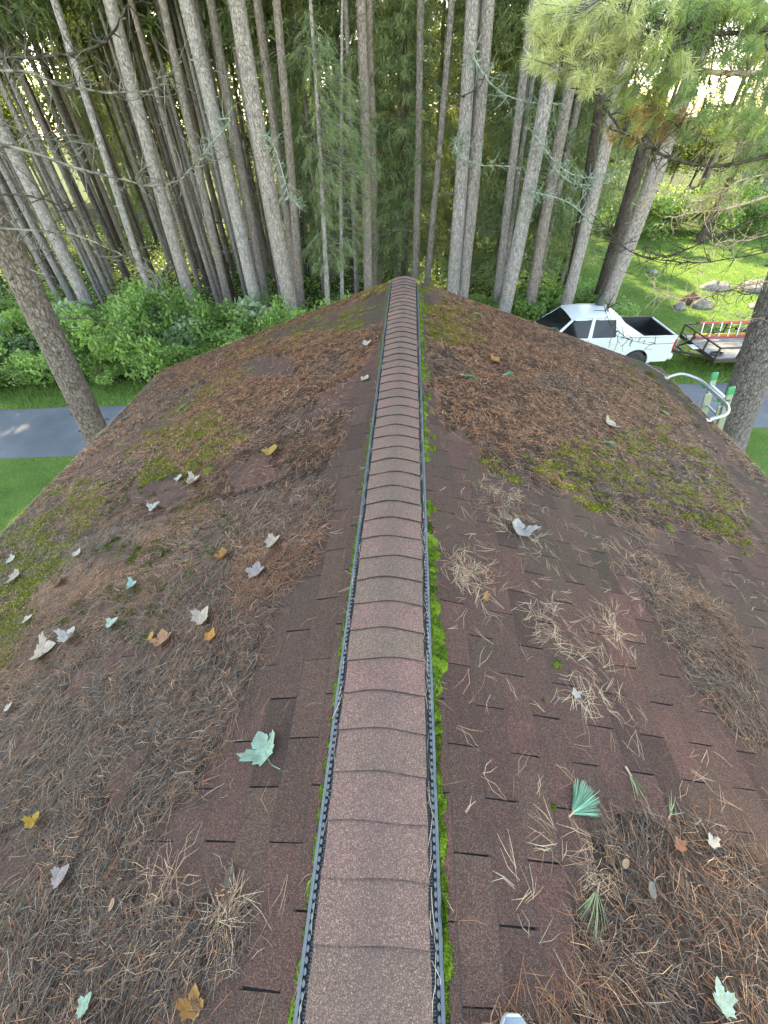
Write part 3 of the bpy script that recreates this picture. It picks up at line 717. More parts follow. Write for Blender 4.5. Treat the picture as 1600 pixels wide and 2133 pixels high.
LEAVES = [  # pixel centre, size px, image direction of the tip (deg, 0 = up, clockwise), colour, kind, label
 (553, 1557, 68, -20, MINT, 'maple', 'big mint green maple leaf alone on bare shingles left of the ridge'),
 (85, 1713, 46, 30, YELL, 'maple', 'yellow maple leaf on dark needles near the left edge'),
 (140, 1828, 66, 35, LILAC, 'maple', 'pale pinkish grey maple leaf on needles beside the yellow leaf'),
 (192, 2092, 66, 30, MINT, 'maple', 'mint green maple leaf at the lower left corner'),
 (408, 2090, 88, 12, ORANGE, 'maple', 'large orange brown maple leaf at the bottom edge left of the ridge'),
 (482, 1832, 58, 15, GREYB, 'oval', 'grey brown oval leaf beside the small needle clump'),
 (246, 1888, 30, 20, TAN, 'oval', 'small tan oval leaf on needles below the pinkish grey maple leaf'),
 (98, 1360, 62, 60, CREAM, 'maple', 'curled cream maple leaf with yellow stem, lower of the left pair'),
 (152, 1330, 48, 40, WHITE, 'maple', 'curled white maple leaf just above the cream one at left'),
 (241, 1303, 36, 45, (.42, .54, .47), 'maple', 'pale mint maple leaf with long stem on a bare patch'),
 (64, 1295, 32, 50, WHITE, 'maple', 'narrow white maple leaf near the left edge below the moss'),
 (428, 1290, 50, 40, CREAM, 'maple', 'broad cream maple leaf on needles above the orange one'),
 (347, 1336, 34, 10, PEACH, 'maple', 'peach coloured maple leaf on the left slope'),
 (446, 1329, 34, 30, (.52, .23, .04), 'maple', 'orange yellow maple leaf below the broad cream one'),
 (322, 1332, 22, 20, YELL, 'oval', 'slim yellow leaf beside the peach coloured leaf'),
 (282, 1225, 28, 60, (.32, .50, .46), 'maple', 'small bluish mint maple leaf on the left slope'),
 (131, 1215, 36, 40, BROWN, 'maple', 'reddish brown maple leaf next to the yellow green moss'),
 (538, 1195, 38, 20, LILAC, 'maple', 'pale lilac maple leaf at the edge of the left litter'),
 (574, 1135, 40, 60, CREAM, 'maple', 'spread cream maple leaf, upper of two near the litter edge'),
 (470, 1160, 22, 10, ORANGE, 'maple', 'small rusty maple leaf between cream leaf and mid slope'),
 (167, 1157, 24, 40, WHITE, 'maple', 'small white maple leaf above the reddish brown one'),
 (328, 1060, 28, 40, WHITE, 'maple', 'white maple leaf below the bare shingle patch'),
 (408, 1008, 36, 60, CREAM, 'maple', 'slender cream maple leaf beside the round green moss cushion'),
 (572, 943, 24, 20, (.50, .32, .08), 'maple', 'yellow maple leaf high on the left slope'),
 (378, 1000, 14, 20, WHITE, 'maple', 'tiny white leaf next to the slender cream leaf'),
 (38, 1207, 32, 65, CREAM, 'maple', 'cream leaf lying on yellow green moss at the left edge'),
 (30, 1170, 26, 60, WHITE, 'maple', 'white leaf at the left eave above the cream leaf on moss'),
 (28, 1477, 30, 40, WHITE, 'maple', 'small white maple leaf at the left edge below the curled pair'),
 (6, 1730, 30, 30, CREAM, 'maple', 'cream leaf cut by the left edge beside the yellow leaf'),
 (1078, 1106, 40, -15, (.44, .43, .42), 'maple', 'pale grey maple leaf below the needle clump on the right slope'),
 (1010, 1248, 20, 10, ORANGE, 'oval', 'small orange leaf on the right slope near the moss'),
 (1196, 1447, 28, -25, WHITE, 'maple', 'small white leaf in the middle of the right slope'),
 (1403, 1762, 42, -30, (.30, .13, .075), 'maple', 'rust brown leaf at the top of the lower right needle heap'),
 (1470, 1754, 42, -30, WHITE, 'maple', 'white three pointed leaf right of the rust brown leaf'),
 (1487, 2078, 104, -20, (.36, .53, .45), 'maple', 'long mint green maple leaf at the lower right corner'),
 (1346, 1858, 44, -10, (.20, .195, .18), 'oval', 'grey papery leaf scrap in the lower right needle heap'),
 (1290, 1802, 22, 30, TAN, 'oval', 'small tan leaf scrap at the edge of the lower right heap'),
 (1270, 888, 26, 70, CREAM, 'maple', 'cream maple leaf high on the needles of the right slope'),
 (1030, 755, 24, 60, ORANGE, 'maple', 'orange maple leaf among the needles near the far ridge'),
 (767, 721, 20, 60, WHITE, 'maple', 'small white leaf at the far end of the left litter'),
 (762, 792, 18, 50, CREAM, 'maple', 'small cream leaf at the litter edge beside the ridge, below the white one'),
]
for i, (x, y, sz, dr, c, kind, lab) in enumerate(LEAVES):
    s, u0, v0 = roof_px(x, y); P0 = roof_pt(s, u0, v0); a = R(dr)
    s2, u1, v1 = roof_px(x+20*math.sin(a), y-20*math.cos(a))
    if s2 != s: continue
    tip = roof_pt(s, u1, v1)-P0; ppx = 20/np.linalg.norm(tip)
    size = sz/ppx*.82; size = max(.035, min(size, .15))
    n = np.array([s*SA, 0, CA]); yv = tip/np.linalg.norm(tip); xv = np.cross(yv, n); xv /= np.linalg.norm(xv)
    Mx = np.stack([xv, yv, n], 1)*size
    d = float(density(s, np.array([u0]), np.array([v0]))[0]); org = P0-yv*size*.42+n*(.013+.018*(d > .3))
    me = lm[(kind, i % 7 if kind == 'maple' else 0)]
    o = link('maple_leaf' if kind == 'maple' else 'fallen_leaf', me)
    tilt = Matrix.Rotation(R(rnd.uniform(-7, 7)), 4, 'Y')
    o.matrix_world = Matrix([[*Mx[r], org[r]] for r in range(3)]+[[0, 0, 0, 1]]) @ tilt
    o.color = (*(q*.74 for q in c), 1); tag(o, lab, 'leaf', 'fallen leaves on the roof')

# green needle tufts dropped on the roof
def tuft(name, x, y, dr, L, n, spread, label, c1, c2, lift=.035, wd=.0026):
    s, u0, v0 = roof_px(x, y); P0 = roof_pt(s, u0, v0, .012); a = R(dr)
    s2, u1, v1 = roof_px(x+25*math.sin(a), y-25*math.cos(a)); d = roof_pt(s, u1, v1)-roof_pt(s, u0, v0); d /= np.linalg.norm(d)
    nn = np.array([s*SA, 0, CA]); sx_ = np.cross(d, nn)
    root = empty(name, P0, 0, label, 'pine tuft', 'green needle tufts on the roof'); b = MB()
    for i in range(n):
        t = rng.uniform(-1, 1); an = t*spread; ln = L*rng.uniform(.78, 1.05)*(1-.18*t*t); el = abs(rng.normal(0, .16))
        dd = (d*math.cos(an)+sx_*math.sin(an))*math.cos(el)+nn*math.sin(el)
        side = np.cross(dd, nn); side /= np.linalg.norm(side)
        droop = -nn*.10*ln
        p0 = d*.01*rng.random(); p1 = p0+dd*ln*.55; p2 = p0+dd*ln+droop
        for q in (p1, p2):
            hgt = q @ nn
            if hgt < 0: q -= nn*(hgt-.001)
        w_ = wd/2; col_ = np.array(c1)*(1-rng.random())+np.array(c2)*rng.random(); ca = np.array([col_*1.25, col_*1.25, col_, col_, col_*.95, col_*.95])
        b.add([p0-side*w_, p0+side*w_, p1-side*w_, p1+side*w_, p2-side*w_*.3, p2+side*w_*.3], [[0, 1, 3, 2], [2, 3, 5, 4]], ca)
    b.build('needle_spray', M['bough'], root)
    b = MB(); b.tube([-d*.018+nn*.002, d*.02+nn*.004], [.004, .003], 6); b.build('twig_end', M['twig_pale'], root)
tuft('pine_tuft', 1186, 1697, 42, .150, 170, .62, 'thick blue green pine needle tuft lying on the right slope', (.09, .26, .18), (.22, .44, .31))
tuft('pine_tuft', 1304, 1608, 150, .115, 11, .55, 'sparse green needle bundle right of the thick tuft', (.13, .21, .10), (.22, .31, .16))
tuft('pine_tuft', 1240, 1850, 190, .155, 24, .50, 'long loose green needles hanging over the lower right heap', (.15, .20, .10), (.25, .30, .16))
tuft('pine_tuft', 1390, 1700, 25, .10, 8, .6, 'few green needles crossing above the rust brown leaf', (.13, .21, .10), (.22, .31, .16))
for x, y, dr, lab in ((1250, 922, 110, 'green pine sprig in the middle of the right needle field'), (1368, 855, 120, 'green pine sprig near the right eave below the ladder'), (962, 783, 110, 'green sprig on needles close to the ridge'), (1048, 783, 80, 'faint green sprig right of the one near the ridge'), (250, 880, 65, 'pale green pine sprig near the left eave'), (372, 858, 60, 'small green sprig above the left moss band'), (985, 655, 100, 'green sprig high on the right slope near the gable'), (1145, 685, 110, 'green sprig at the top edge of the right slope'), (205, 912, 60, 'green sprig at the left eave by the leaning trunk')):
    tuft('pine_sprig', x, y, dr, .17, 44, .26, lab, (.09, .22, .11), (.20, .36, .22), .02, .006)

# toe of a shoe standing on the right slope
def shoe():
    s, u0, v0 = roof_px(1044, 2112); tip = roof_pt(1, u0+.006, v0+.022, .009)
    root = empty('shoe', tip, 0, 'toe of a blue grey canvas shoe with white rubber rim at the bottom edge', 'shoe')
    ex = np.array([CA, 0, -SA]); ez = np.array([SA, 0, CA]); ey = np.array([0, 1., 0])
    T = lambda p: ex*p[0]+ey*p[1]+ez*p[2]
    sec = [(-.002, .018), (-.012, .031), (-.035, .042), (-.07, .048), (-.12, .047), (-.17, .040), (-.22, .036), (-.265, .034), (-.285, .024), (-.292, .010)]
    b = MB(); V = []
    for y_, w_ in sec: V += [T((-w_, y_, 0)), T((-w_*1.02, y_, .024)), T((w_*1.02, y_, .024)), T((w_, y_, 0))]
    b.grid(np.array(V), len(sec), 4, None, True); b.ngon([V[0], V[1], V[2], V[3]]); b.ngon([V[-1], V[-2], V[-3], V[-4]])
    bevel(b.build('sole', plain('shoe_rubber', (.55, .57, .57), .5), root, True), .004)
    up_ = [(-.008, .026, .034), (-.02, .034, .046), (-.045, .040, .054), (-.08, .044, .062), (-.12, .042, .080), (-.16, .037, .098), (-.20, .035, .102), (-.25, .033, .104), (-.278, .025, .104)]
    b = MB(); V = []; na = 11
    for y_, w_, h_ in up_:
        for a in np.linspace(0, math.pi, na): V.append(T((w_*math.cos(a)*(1 if h_ < .07 else .96), y_, .022+(h_-.022)*math.sin(a)**.7)))
    b.grid(np.array(V), len(up_), na); b.ngon(V[:na])
    b.build('upper', plain('shoe_canvas', (.22, .29, .36), .85, var=.2, sc=300, bump=.3), root, True)
    b = MB()
    for y_ in (-.10, -.125, -.15, -.175): b.tube([T((-.03, y_, .075+(-.1-y_)*.35)), T((0, y_+.006, .088+(-.1-y_)*.35)), T((.03, y_, .075+(-.1-y_)*.35))], .003, 5)
    b.build('lace', plain('shoe_lace', (.75, .75, .73), .8), root, True)
shoe()

# ------------------------------------------------------------------ ladder at the eave with its stand-off bar
def ladder():
    root = empty('extension_ladder', (5.75, 5.70, 0), 0, 'aluminium extension ladder with green end caps and curved stand-off bar at the right eave', 'ladder')
    O = np.array([5.75, 5.70, 0.])
    topz, X0 = 4.16, 4.60
    lean = np.array([X0-5.75, 0, topz]); lean /= np.linalg.norm(lean)
    def at(z, y): return np.array([5.75+(X0-5.75)*z/topz, y, z])-O
    ys = (5.94, 5.50)
    for k, y in enumerate(ys):
        b = MB(); b.bar(at(.03, y), at(topz, y), .030, .085, (1, 0, .3)); bevel(b.build('rail', M['alu'], root), .006)
        b = MB(); yi = y+(.034 if k else -.034); b.bar(at(.8, yi)+[-.05, 0, 0], at(topz-.30, yi)+[-.05, 0, 0], .026, .075, (1, 0, .3)); bevel(b.build('fly_rail', M['alu'], root), .005)
        b = MB(); b.bar(at(topz-.10, y), at(topz+.02, y), .042, .098, (1, 0, .3)); bevel(b.build('end_cap', M['green_plastic'], root), .02, 4)
        b = MB(); b.bar(at(.0, y), at(.06, y), .05, .11, (1, 0, .3)); b.build('foot', M['rubber'], root)
    z = .3
    while z < topz-.05:
        b = MB(); b.tube([at(z, ys[0]), at(z, ys[1])], .016, 8); b.build('rung', M['alu'], root, True); z += .305
    # stand-off: straight bar in front of the rails with two arms bent back on to the roof
    Z = 4.00; xb = 4.53
    ex = np.array([CA, 0, -SA])
    pL = roof_pt(1, 6.30, VE-.12, .035); pR = roof_pt(1, 5.06, VE-.10, .035)
    path = smooth_line(np.array([pL, pL+[.16, -.015, .06], [xb-.06, 6.16, Z], [xb, 6.0, Z], [xb, 5.70, Z], [xb, 5.38, Z], [xb-.05, 5.20, Z], pR+[.18, .02, .06], pR])-O, 5)
    b = MB(); b.tube(path, .024, 10); b.build('standoff_bar', M['alu'], root, True)
    for e in (path[0], path[-1]):
        b = MB(); b.box(e+np.array([-.01, 0, -.012]), (.07, .06, .03)); bevel(b.build('rubber_pad', M['alu'], root), .008)
    for y in ys:
        b = MB(); b.box(np.array([xb+.01, y, Z-.03])-O, (.06, .05, .06)); bevel(b.build('clamp', M['green_plastic'], root), .006)
        b = MB(); b.bar(np.array([xb-.05, y, Z-.05])-O, np.array([xb+.14, y, Z-.02])-O, .03, .02); b.build('bracket', M['alu'], root)
    b = MB(); b.bar(np.array([xb+.10, ys[0]-.02, Z-.03])-O, np.array([xb+.10, ys[1]+.02, Z-.03])-O, .05, .05); b.build('cross_bar', M['alu'], root)
ladder()
b = MB(); b.tube(smooth_line([roof_pt(1, 6.72, 4.2, .012), roof_pt(1, 6.6, 4.33, .012), roof_pt(1, 6.38, 4.42, .03)]), .004, 5)
tag(b.build('tie_rope', M['rope']), 'thin pale rope along the roof corner by the ladder', 'rope')

# ------------------------------------------------------------------ trees
def trunk_mesh(P, Rr, n=14, knots=10, seed=0, name='trunk'):
    r = np.random.default_rng(seed); b = MB(); P = np.asarray(P, float); k = len(P); Rr = np.asarray(Rr)
    a = np.arange(n)*2*np.pi/n; V = []
    for i in range(k):
        wob = 1+.05*np.sin(3*a+i*.5)+.04*r.normal(0, 1, n)
        fl = 1+(.45*math.exp(-i*1.3) if i < 4 else 0)
        V.append(np.stack([P[i, 0]+Rr[i]*fl*wob*np.cos(a), P[i, 1]+Rr[i]*fl*wob*np.sin(a), np.full(n, P[i, 2])], 1))
    b.grid(np.concatenate(V), k, n, None, True)
    for _ in range(knots):
        i = r.integers(2, max(3, int(k*.6))); t = r.random(); p = P[i]*(1-t)+P[min(i+1, k-1)]*t; rr = Rr[i]; q = r.uniform(0, 6.28)
        d = np.array([math.cos(q), math.sin(q), r.uniform(-.1, .45)]); L = rr+r.uniform(.03, .14)
        b.tube([p+d*rr*.7, p+d*L], [.030, .016], 5)
    return b.mesh(name, True)
def dead_branch_mesh(seed, L=1.6, twigs=9, lich=False):
    r = np.random.default_rng(seed); P = [np.zeros(3)]; d = np.array([1., 0, -.15+r.uniform(-.2, .3)])
    for i in range(7):
        P.append(P[-1]+d/np.linalg.norm(d)*L/7); d = d+np.array([0, r.normal(0, .22), r.normal(.05, .20)])
    P = smooth_line(P, 2); b = MB(); b.tube(P, np.linspace(.016, .004, len(P)), 5)
    for _ in range(twigs):
        i = r.integers(3, len(P)); q = P[i].copy(); tw = [q]; dd = np.array([r.uniform(.1, .8), r.normal(0, .8), r.normal(.1, .7)]); ln = r.uniform(.18, .5)
        curl = r.normal(0, .5, 3)
        for j in range(5):
            dd = dd+curl*.6; dd /= np.linalg.norm(dd); tw.append(tw[-1]+dd*ln/5)
        b.tube(tw, np.linspace(.007, .003, 6), 4, False)
    return b.mesh('dead_branch', True)
DB = [dead_branch_mesh(100+i, rnd.uniform(1.1, 2.2), 10) for i in range(8)]
for me in DB: me.materials.append(M['twig'])

def conifer_mesh(seed, z0, z1, r0, nb, per, nl, ln, wd, droop=.5, name='crown'):
    """boughs round the stem, each hung with thin needle sprays (one triangle each)"""
    r = np.random.default_rng(seed); h = z0+(z1-z0)*r.random(nb)**.9; t = (h-z0)/(z1-z0)
    L = r0*(1-t)**.7*r.uniform(.55, 1.1, nb)*np.clip(t*5+.45, 0, 1)+.35; a = r.uniform(0, 6.28, nb)
    f = np.linspace(.15, 1, per); H_, F_ = np.meshgrid(h, f, indexing='ij')
    A_ = np.repeat(a[:, None], per, 1)+r.normal(0, .12, H_.shape); L_ = np.repeat(L[:, None], per, 1)*F_
    ctr = np.stack([L_*np.cos(A_), L_*np.sin(A_), H_+.18*L_-droop*.28*L_**1.6/np.sqrt(r0)], -1).reshape(-1, 3)
    tone = np.repeat(r.uniform(.1, 1, nb)[:, None], per, 1).ravel()
    n = len(ctr); ctr = np.repeat(ctr, nl, 0)+r.normal(0, .10, (n*nl, 3)); tone = np.repeat(tone, nl)+r.normal(0, .18, n*nl)
    out = ctr.copy(); out[:, 2] = 0; out /= np.linalg.norm(out, axis=1)[:, None]+1e-6
    d = out*.7+r.normal(0, .75, (n*nl, 3)); d[:, 2] -= droop; d /= np.linalg.norm(d, axis=1)[:, None]
    sd_ = np.cross(d, r.normal(0, 1, (n*nl, 3))); sd_ /= np.linalg.norm(sd_, axis=1)[:, None]+1e-6
    l = (ln*r.uniform(.5, 1.2, n*nl))[:, None]; w_ = (wd*r.uniform(.7, 1.3, n*nl))[:, None]
    V = np.stack([ctr-sd_*w_, ctr+sd_*w_, ctr+d*l], 1).reshape(-1, 3)
    b = MB(); b.add(V, np.arange(len(V)).reshape(-1, 3), np.repeat(np.clip(tone, 0, 1)[:, None], 3, 0)*np.ones((1, 3)))
    return b.mesh(name)
# high crowns of the big pines (out of the frame, they shade the place), low spruce crowns, thin far crowns
CROWN = [conifer_mesh(20+i, 11.5, 25, 3.1, 80, 6, 11, .55, .050, .15) for i in range(3)]
CROWN_T = [conifer_mesh(30+i, 9.0, 19, 1.8, 60, 5, 10, .50, .042, .35) for i in range(3)]
SPRUCE = [conifer_mesh(40+i, 1.2, 17, 2.5, 230, 8, 16, .34, .016, .75) for i in range(3)]
for me in CROWN+CROWN_T: me.materials.append(M['foliage'])
M['foliage_mid'] = leafmat('spruce_foliage', (.075, .125, .065), (.24, .31, .15), .4)
for me in SPRUCE: me.materials.append(M['foliage_mid'])

def stem(p1, p2, Y1, Y2=None):
    """two pixels on a trunk and its distance -> straight stem from the ground up"""
    A = at_y(*p1, Y1); B = at_y(*p2, Y1 if Y2 is None else Y2); d = A-B; d /= d[2]
    return B-d*B[2], d
def big_pine(p1, p2, Y, wpx, label, mat='bark', H=29, crown=0, group='big pines along the forest edge', dead=4, knots=16, csc=1.15):
    base, d = stem(p1, p2, Y); mid = (np.array(p1)+np.array(p2))/2
    D = wpx*depth(at_y(*mid, Y))/FPX
    zs = np.concatenate([[-.1, .25, .6, 1.1], np.linspace(1.8, H, 22)])
    P = np.stack([d[0]*zs+.03*np.sin(zs*.5+p1[0]), d[1]*zs, zs], 1); rr = D/2*np.clip(1.12-zs/H*.95, .08, 2)
    root = empty('pine_tree', (base[0], base[1], 0), 0, label, 'tree', group)
    me = trunk_mesh(P, rr, 16, knots, int(p1[0]*7+p2[0])); link('trunk', me, M[mat], root)
    if crown is not None: link('crown', CROWN[crown % 3], None, root, (d[0]*14*0, 0, 0), (0, 0, rnd.uniform(0, 6.28)), csc)
    for _ in range(dead):
        z = rnd.uniform(2.5, 9.); i = np.searchsorted(zs, z)
        link('dead_branch', DB[rnd.randrange(8)], None, root, P[i]*.5+P[i-1]*.5, (R(rnd.uniform(-30, 30)), R(rnd.uniform(-5, 25)), rnd.uniform(0, 6.28)), rnd.uniform(.5, 1.))
    return root, base, d, D
G = {}
FRONT = [
 ('B', (0, 255), (185, 640), 17.6, 27, 'pale pine trunk next to the left edge behind the leaning near trunk'),
 ('C', (110, 0), (328, 655), 17.0, 15, 'thin pale pine trunk, third from the left in the front row'),
 ('D', (228, 0), (402, 645), 18.2, 27, 'thick grey pine trunk with dark knots, left of the thin pair'),
 ('E', (336, 0), (472, 610), 20.0, 18, 'medium grey pine trunk left of the thick knotted pair'),
 ('F', (388, 0), (537, 640), 18.0, 30, 'thick pale pine trunk at the left of the leaning pair'),
 ('G', (440, 0), (548, 590), 20.5, 19, 'slimmer pine trunk close behind the thick pale one'),
 ('H', (492, 0), (608, 652), 17.2, 35, 'stout grey pine trunk with a lichen branch right of the pair'),
 ('I', (535, 0), (590, 400), 21.5, 17, 'narrow pine trunk half hidden behind the stout grey one'),
 ('J', (577, 0), (625, 605), 19.5, 19, 'smooth slim pine trunk right of the stout grey one'),
 ('L', (722, 0), (742, 590), 22.0, 11, 'very thin pine trunk behind the feathery young pine'),
 ('M', (752, 0), (768, 595), 20.0, 22, 'grey pine trunk left of the ridge end'),
 ('N', (772, 0), (782, 585), 21.5, 15, 'thin pine trunk touching the grey one left of the ridge'),
 ('O', (800, 0), (792, 580), 24.0, 8, 'pole thin trunk just left of the ridge end'),
 ('P', (834, 0), (826, 565), 23.0, 10, 'thin trunk rising straight behind the ridge end'),
 ('Q', (851, 0), (840, 565), 24.0, 9, 'thinnest trunk rising directly above the ridge cap'),
 ('R', (879, 0), (864, 570), 20.5, 16, 'slim pale trunk just right of the ridge end'),
 ('S', (940, 0), (893, 572), 21.0, 14, 'slim trunk slanting between the ridge and the thick twin trunks'),
 ('T1', (985, 0), (944, 595), 18.6, 29, 'left one of the thick twin pine trunks'),
 ('T2', (1016, 0), (966, 592), 18.9, 30, 'right one of the thick twin pine trunks'),
 ('U', (1113, 0), (1032, 620), 19.5, 18, 'slender trunk right of the twin trunks'),
 ('U2', (1128, 20), (1046, 615), 20.6, 10, 'thin trunk squeezed beside the thick dark grey one'),
 ('V', (1150, 150), (1053, 632), 17.8, 30, 'thick dark grey trunk right of the slender one'),
 ('W', (1190, 165), (1103, 638), 18.6, 23, 'grey trunk hung with lichen twigs behind the truck'),
 ('X', (1262, 130), (1188, 590), 21.0, 19, 'trunk standing behind the one above the truck cab'),
 ('Y', (1300, 140), (1180, 632), 18.0, 24, 'trunk above the white truck cab with rusty base'),
 ('Z1', (1352, 280), (1252, 605), 19.6, 27, 'darker reddish trunk of the pair beside the lawn'),
 ('Z2', (1392, 285), (1266, 628), 18.4, 31, 'front grey trunk of the pair beside the lawn'),
]
for i, (k_, p1, p2, Y, wpx, lab) in enumerate(FRONT):
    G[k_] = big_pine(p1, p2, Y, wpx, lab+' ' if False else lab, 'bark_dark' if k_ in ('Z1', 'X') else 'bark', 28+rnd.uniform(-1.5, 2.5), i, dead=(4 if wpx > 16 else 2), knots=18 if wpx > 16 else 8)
ORD = ['first', 'second', 'third', 'fourth', 'fifth', 'sixth', 'seventh', 'eighth', 'ninth', 'tenth', 'eleventh', 'twelfth', 'thirteenth', 'fourteenth', 'fifteenth', 'sixteenth', 'seventeenth', 'eighteenth', 'nineteenth', 'twentieth']
SHORT = {'B': 'the pale left edge trunk', 'C': 'the thin pale third trunk', 'D': 'the thick knotted grey trunk', 'E': 'the medium grey trunk', 'F': 'the thick pale trunk', 'H': 'the stout lichen trunk', 'J': 'the smooth slim trunk', 'M': 'the grey trunk left of the ridge', 'R': 'the slim pale trunk by the ridge', 'T1': 'the thick twin trunks', 'U': 'the slender trunk right of the twins', 'V': 'the thick dark grey trunk', 'Y': 'the trunk above the truck cab', 'Z2': 'the trunk pair beside the lawn'}
SPX = sorted((float(project(np.array([G[k_][1][0], G[k_][1][1], 3.]))[0]), n_) for k_, n_ in SHORT.items())
_cnt = {}
def sector(x, y, what):
    px = float(project(np.array([x, y, 3.]))[0]); left = [n_ for p, n_ in SPX if p <= px]; d_ = 'and right of '+left[-1] if left else 'and left of '+SPX[0][1]
    dist = 'just behind' if y < 27 else ('deep behind' if y < 38 else 'farthest behind')
    return what+' '+dist+' '+d_
# dark background pines, shared meshes
BT = []
for q in range(5):
    zs = np.concatenate([[-.1, .3, .8], np.linspace(1.6, 20, 12)]); P = np.stack([.10*np.sin(zs*.3+q), .10*np.cos(zs*.23+q*2), zs], 1)
    me = trunk_mesh(P, .145*np.clip(1.1-zs/20*.9, .1, 2), 9, 12, 900+q); me.materials.append(M['bark_dark'] if q in (0, 3) else M['bark']); BT.append(me)
spots = []
tries = 0
def far_enough(x, y, dmin): return all((x-a)**2+(y-b_)**2 > dmin*dmin for a, b_ in spots)
for k_ in G: spots.append((G[k_][1][0], G[k_][1][1]))
fp = list(spots); nbg = 0
while nbg < 215 and tries < 9000:
    tries += 1
    Y = 21.5+34*rnd.random()**1.15; X = rnd.uniform(-1.12*Y, .50*Y)
    if nbg > 150: Y = 20.5+18*rnd.random(); X = rnd.uniform(-1.15*Y, -5.5)
    if X > 9 and Y < 46: continue
    if X > .30*Y and rnd.random() < .5: continue
    if X > -2 and rnd.random() < .45: continue
    if not far_enough(X, Y, .95): continue
    spots.append((X, Y)); nbg += 1
    root = empty('pine_tree', (X, Y, 0), rnd.uniform(0, 6.28), sector(X, Y, 'slender dark pine'), 'tree', 'slender pines deep in the forest')
    sc = rnd.uniform(.55, 1.15); root.scale = (sc, sc, rnd.uniform(.95, 1.25))
    link('trunk', BT[rnd.randrange(5)], None, root)
    link('crown', CROWN_T[rnd.randrange(3)], None, root)
    if Y < 36:
        for _ in range(2 if X > -3 else 4):
            link('dead_branch', DB[rnd.randrange(8)], None, root, (0, 0, rnd.uniform(2., 9.)), (R(rnd.uniform(-30, 30)), R(rnd.uniform(-5, 30)), rnd.uniform(0, 6.28)), rnd.uniform(.5, 1.))
# spruces with foliage low down
SP = [(-.2, 21.8), (8.2, 24), (-1.6, 23), (2.6, 23.2), (4.4, 22.2), (-4.6, 24.6), (6.3, 22.6), (-3.0, 25), (-.8, 27.5), (1.2, 25.5), (3.6, 26), (5.2, 23.5), (7.0, 27), (-6.5, 29), (9.5, 31), (-23, 40), (3, 33), (-3, 36), (-8, 40), (-36, 44), (8, 38), (-15, 43), (-24, 45), (0, 43), (11, 41), (6, 46), (-33, 40)]
for X, Y in SP:
    root = empty('spruce_tree', (X, Y, 0), rnd.uniform(0, 6.28), sector(X, Y, 'drooping dark spruce'), 'tree', 'dark spruces in the forest')
    sc = rnd.uniform(.8, 1.2); root.scale = (sc, sc, sc*rnd.uniform(.95, 1.2))
    link('trunk', BT[rnd.randrange(5)], None, root, scale=(.8, .8, .9)); link('crown', SPRUCE[rnd.randrange(3)], None, root)

def leaf_cloud(seed, n, shape, size, name='foliage'):
    """folded diamond leaves scattered through lumps; shape(r, n) gives centres and a tone"""
    r = np.random.default_rng(seed); C_, tone = shape(r, n)
    d = r.normal(0, 1, (n, 3)); d[:, 2] *= .45; d /= np.linalg.norm(d, axis=1)[:, None]
    up = np.array([0, 0, 1.])+r.normal(0, .45, (n, 3)); sd_ = np.cross(d, up); sd_ /= np.linalg.norm(sd_, axis=1)[:, None]+1e-6
    nn = np.cross(sd_, d); l = (size*r.uniform(.6, 1.3, n))[:, None]
    V = np.stack([C_, C_+d*l*.5+sd_*l*.30+nn*l*.08, C_+d*l, C_+d*l*.5-sd_*l*.30+nn*l*.08], 1).reshape(-1, 3)
    b = MB(); i = np.arange(n)[:, None]*4
    b.add(V, np.concatenate([i+np.array([[0, 1, 2]]), i+np.array([[0, 2, 3]])]), np.repeat(np.clip(tone, 0, 1)[:, None], 4, 0)*np.ones((1, 3)))
    return b.mesh(name)
def shrub_shape(rad, ht, lumps):
    def f(r, n):
        lc = np.stack([r.normal(0, rad*.5, lumps), r.normal(0, rad*.5, lumps), ht*(.35+.6*r.random(lumps))], 1); lt = r.uniform(.1, .9, lumps)
        k = r.integers(0, lumps, n); v = r.normal(0, 1, (n, 3)); v /= np.linalg.norm(v, axis=1)[:, None]; rr = (.18+.20*r.random(n)**.5)[:, None]*rad*1.1
        P = lc[k]+v*rr*np.array([1, 1, .7]); P[:, 2] = np.maximum(P[:, 2], .03)
        return P, lt[k]*.7+.3*r.random(n)
    return f
SH = [leaf_cloud(60+i, 2600, shrub_shape(.95, 1.25, 16), .115) for i in range(4)]
for me in SH: me.materials.append(M['leaf'])
SHP = [leaf_cloud(70+i, 1100, shrub_shape(.8, 1.5, 14), .20) for i in range(2)]
for me in SHP: me.materials.append(M['leaf_pale'])
def stems_mesh(seed):
    r = np.random.default_rng(seed); b = MB()
    for _ in range(7):
        q = r.uniform(0, 6.28); e = np.array([math.cos(q)*r.uniform(.2, .7), math.sin(q)*r.uniform(.2, .7), r.uniform(.7, 1.2)]); b.tube([np.zeros(3), e*.5+r.normal(0, .05, 3), e], [.016, .011, .005], 5)
    return b.mesh('stem')
ST = [stems_mesh(i) for i in range(3)]
for me in ST: me.materials.append(M['twig'])
def shrub(x, y, sc, lab, group, pale=False, zsc=1.):
    root = empty('shrub', (x, y, 0), rnd.uniform(0, 6.28), lab, 'shrub', group); root.scale = (sc, sc, sc*zsc)
    link('stem', ST[rnd.randrange(3)], None, root); link('foliage', (SHP if pale else SH)[rnd.randrange(2 if pale else 4)], None, root)
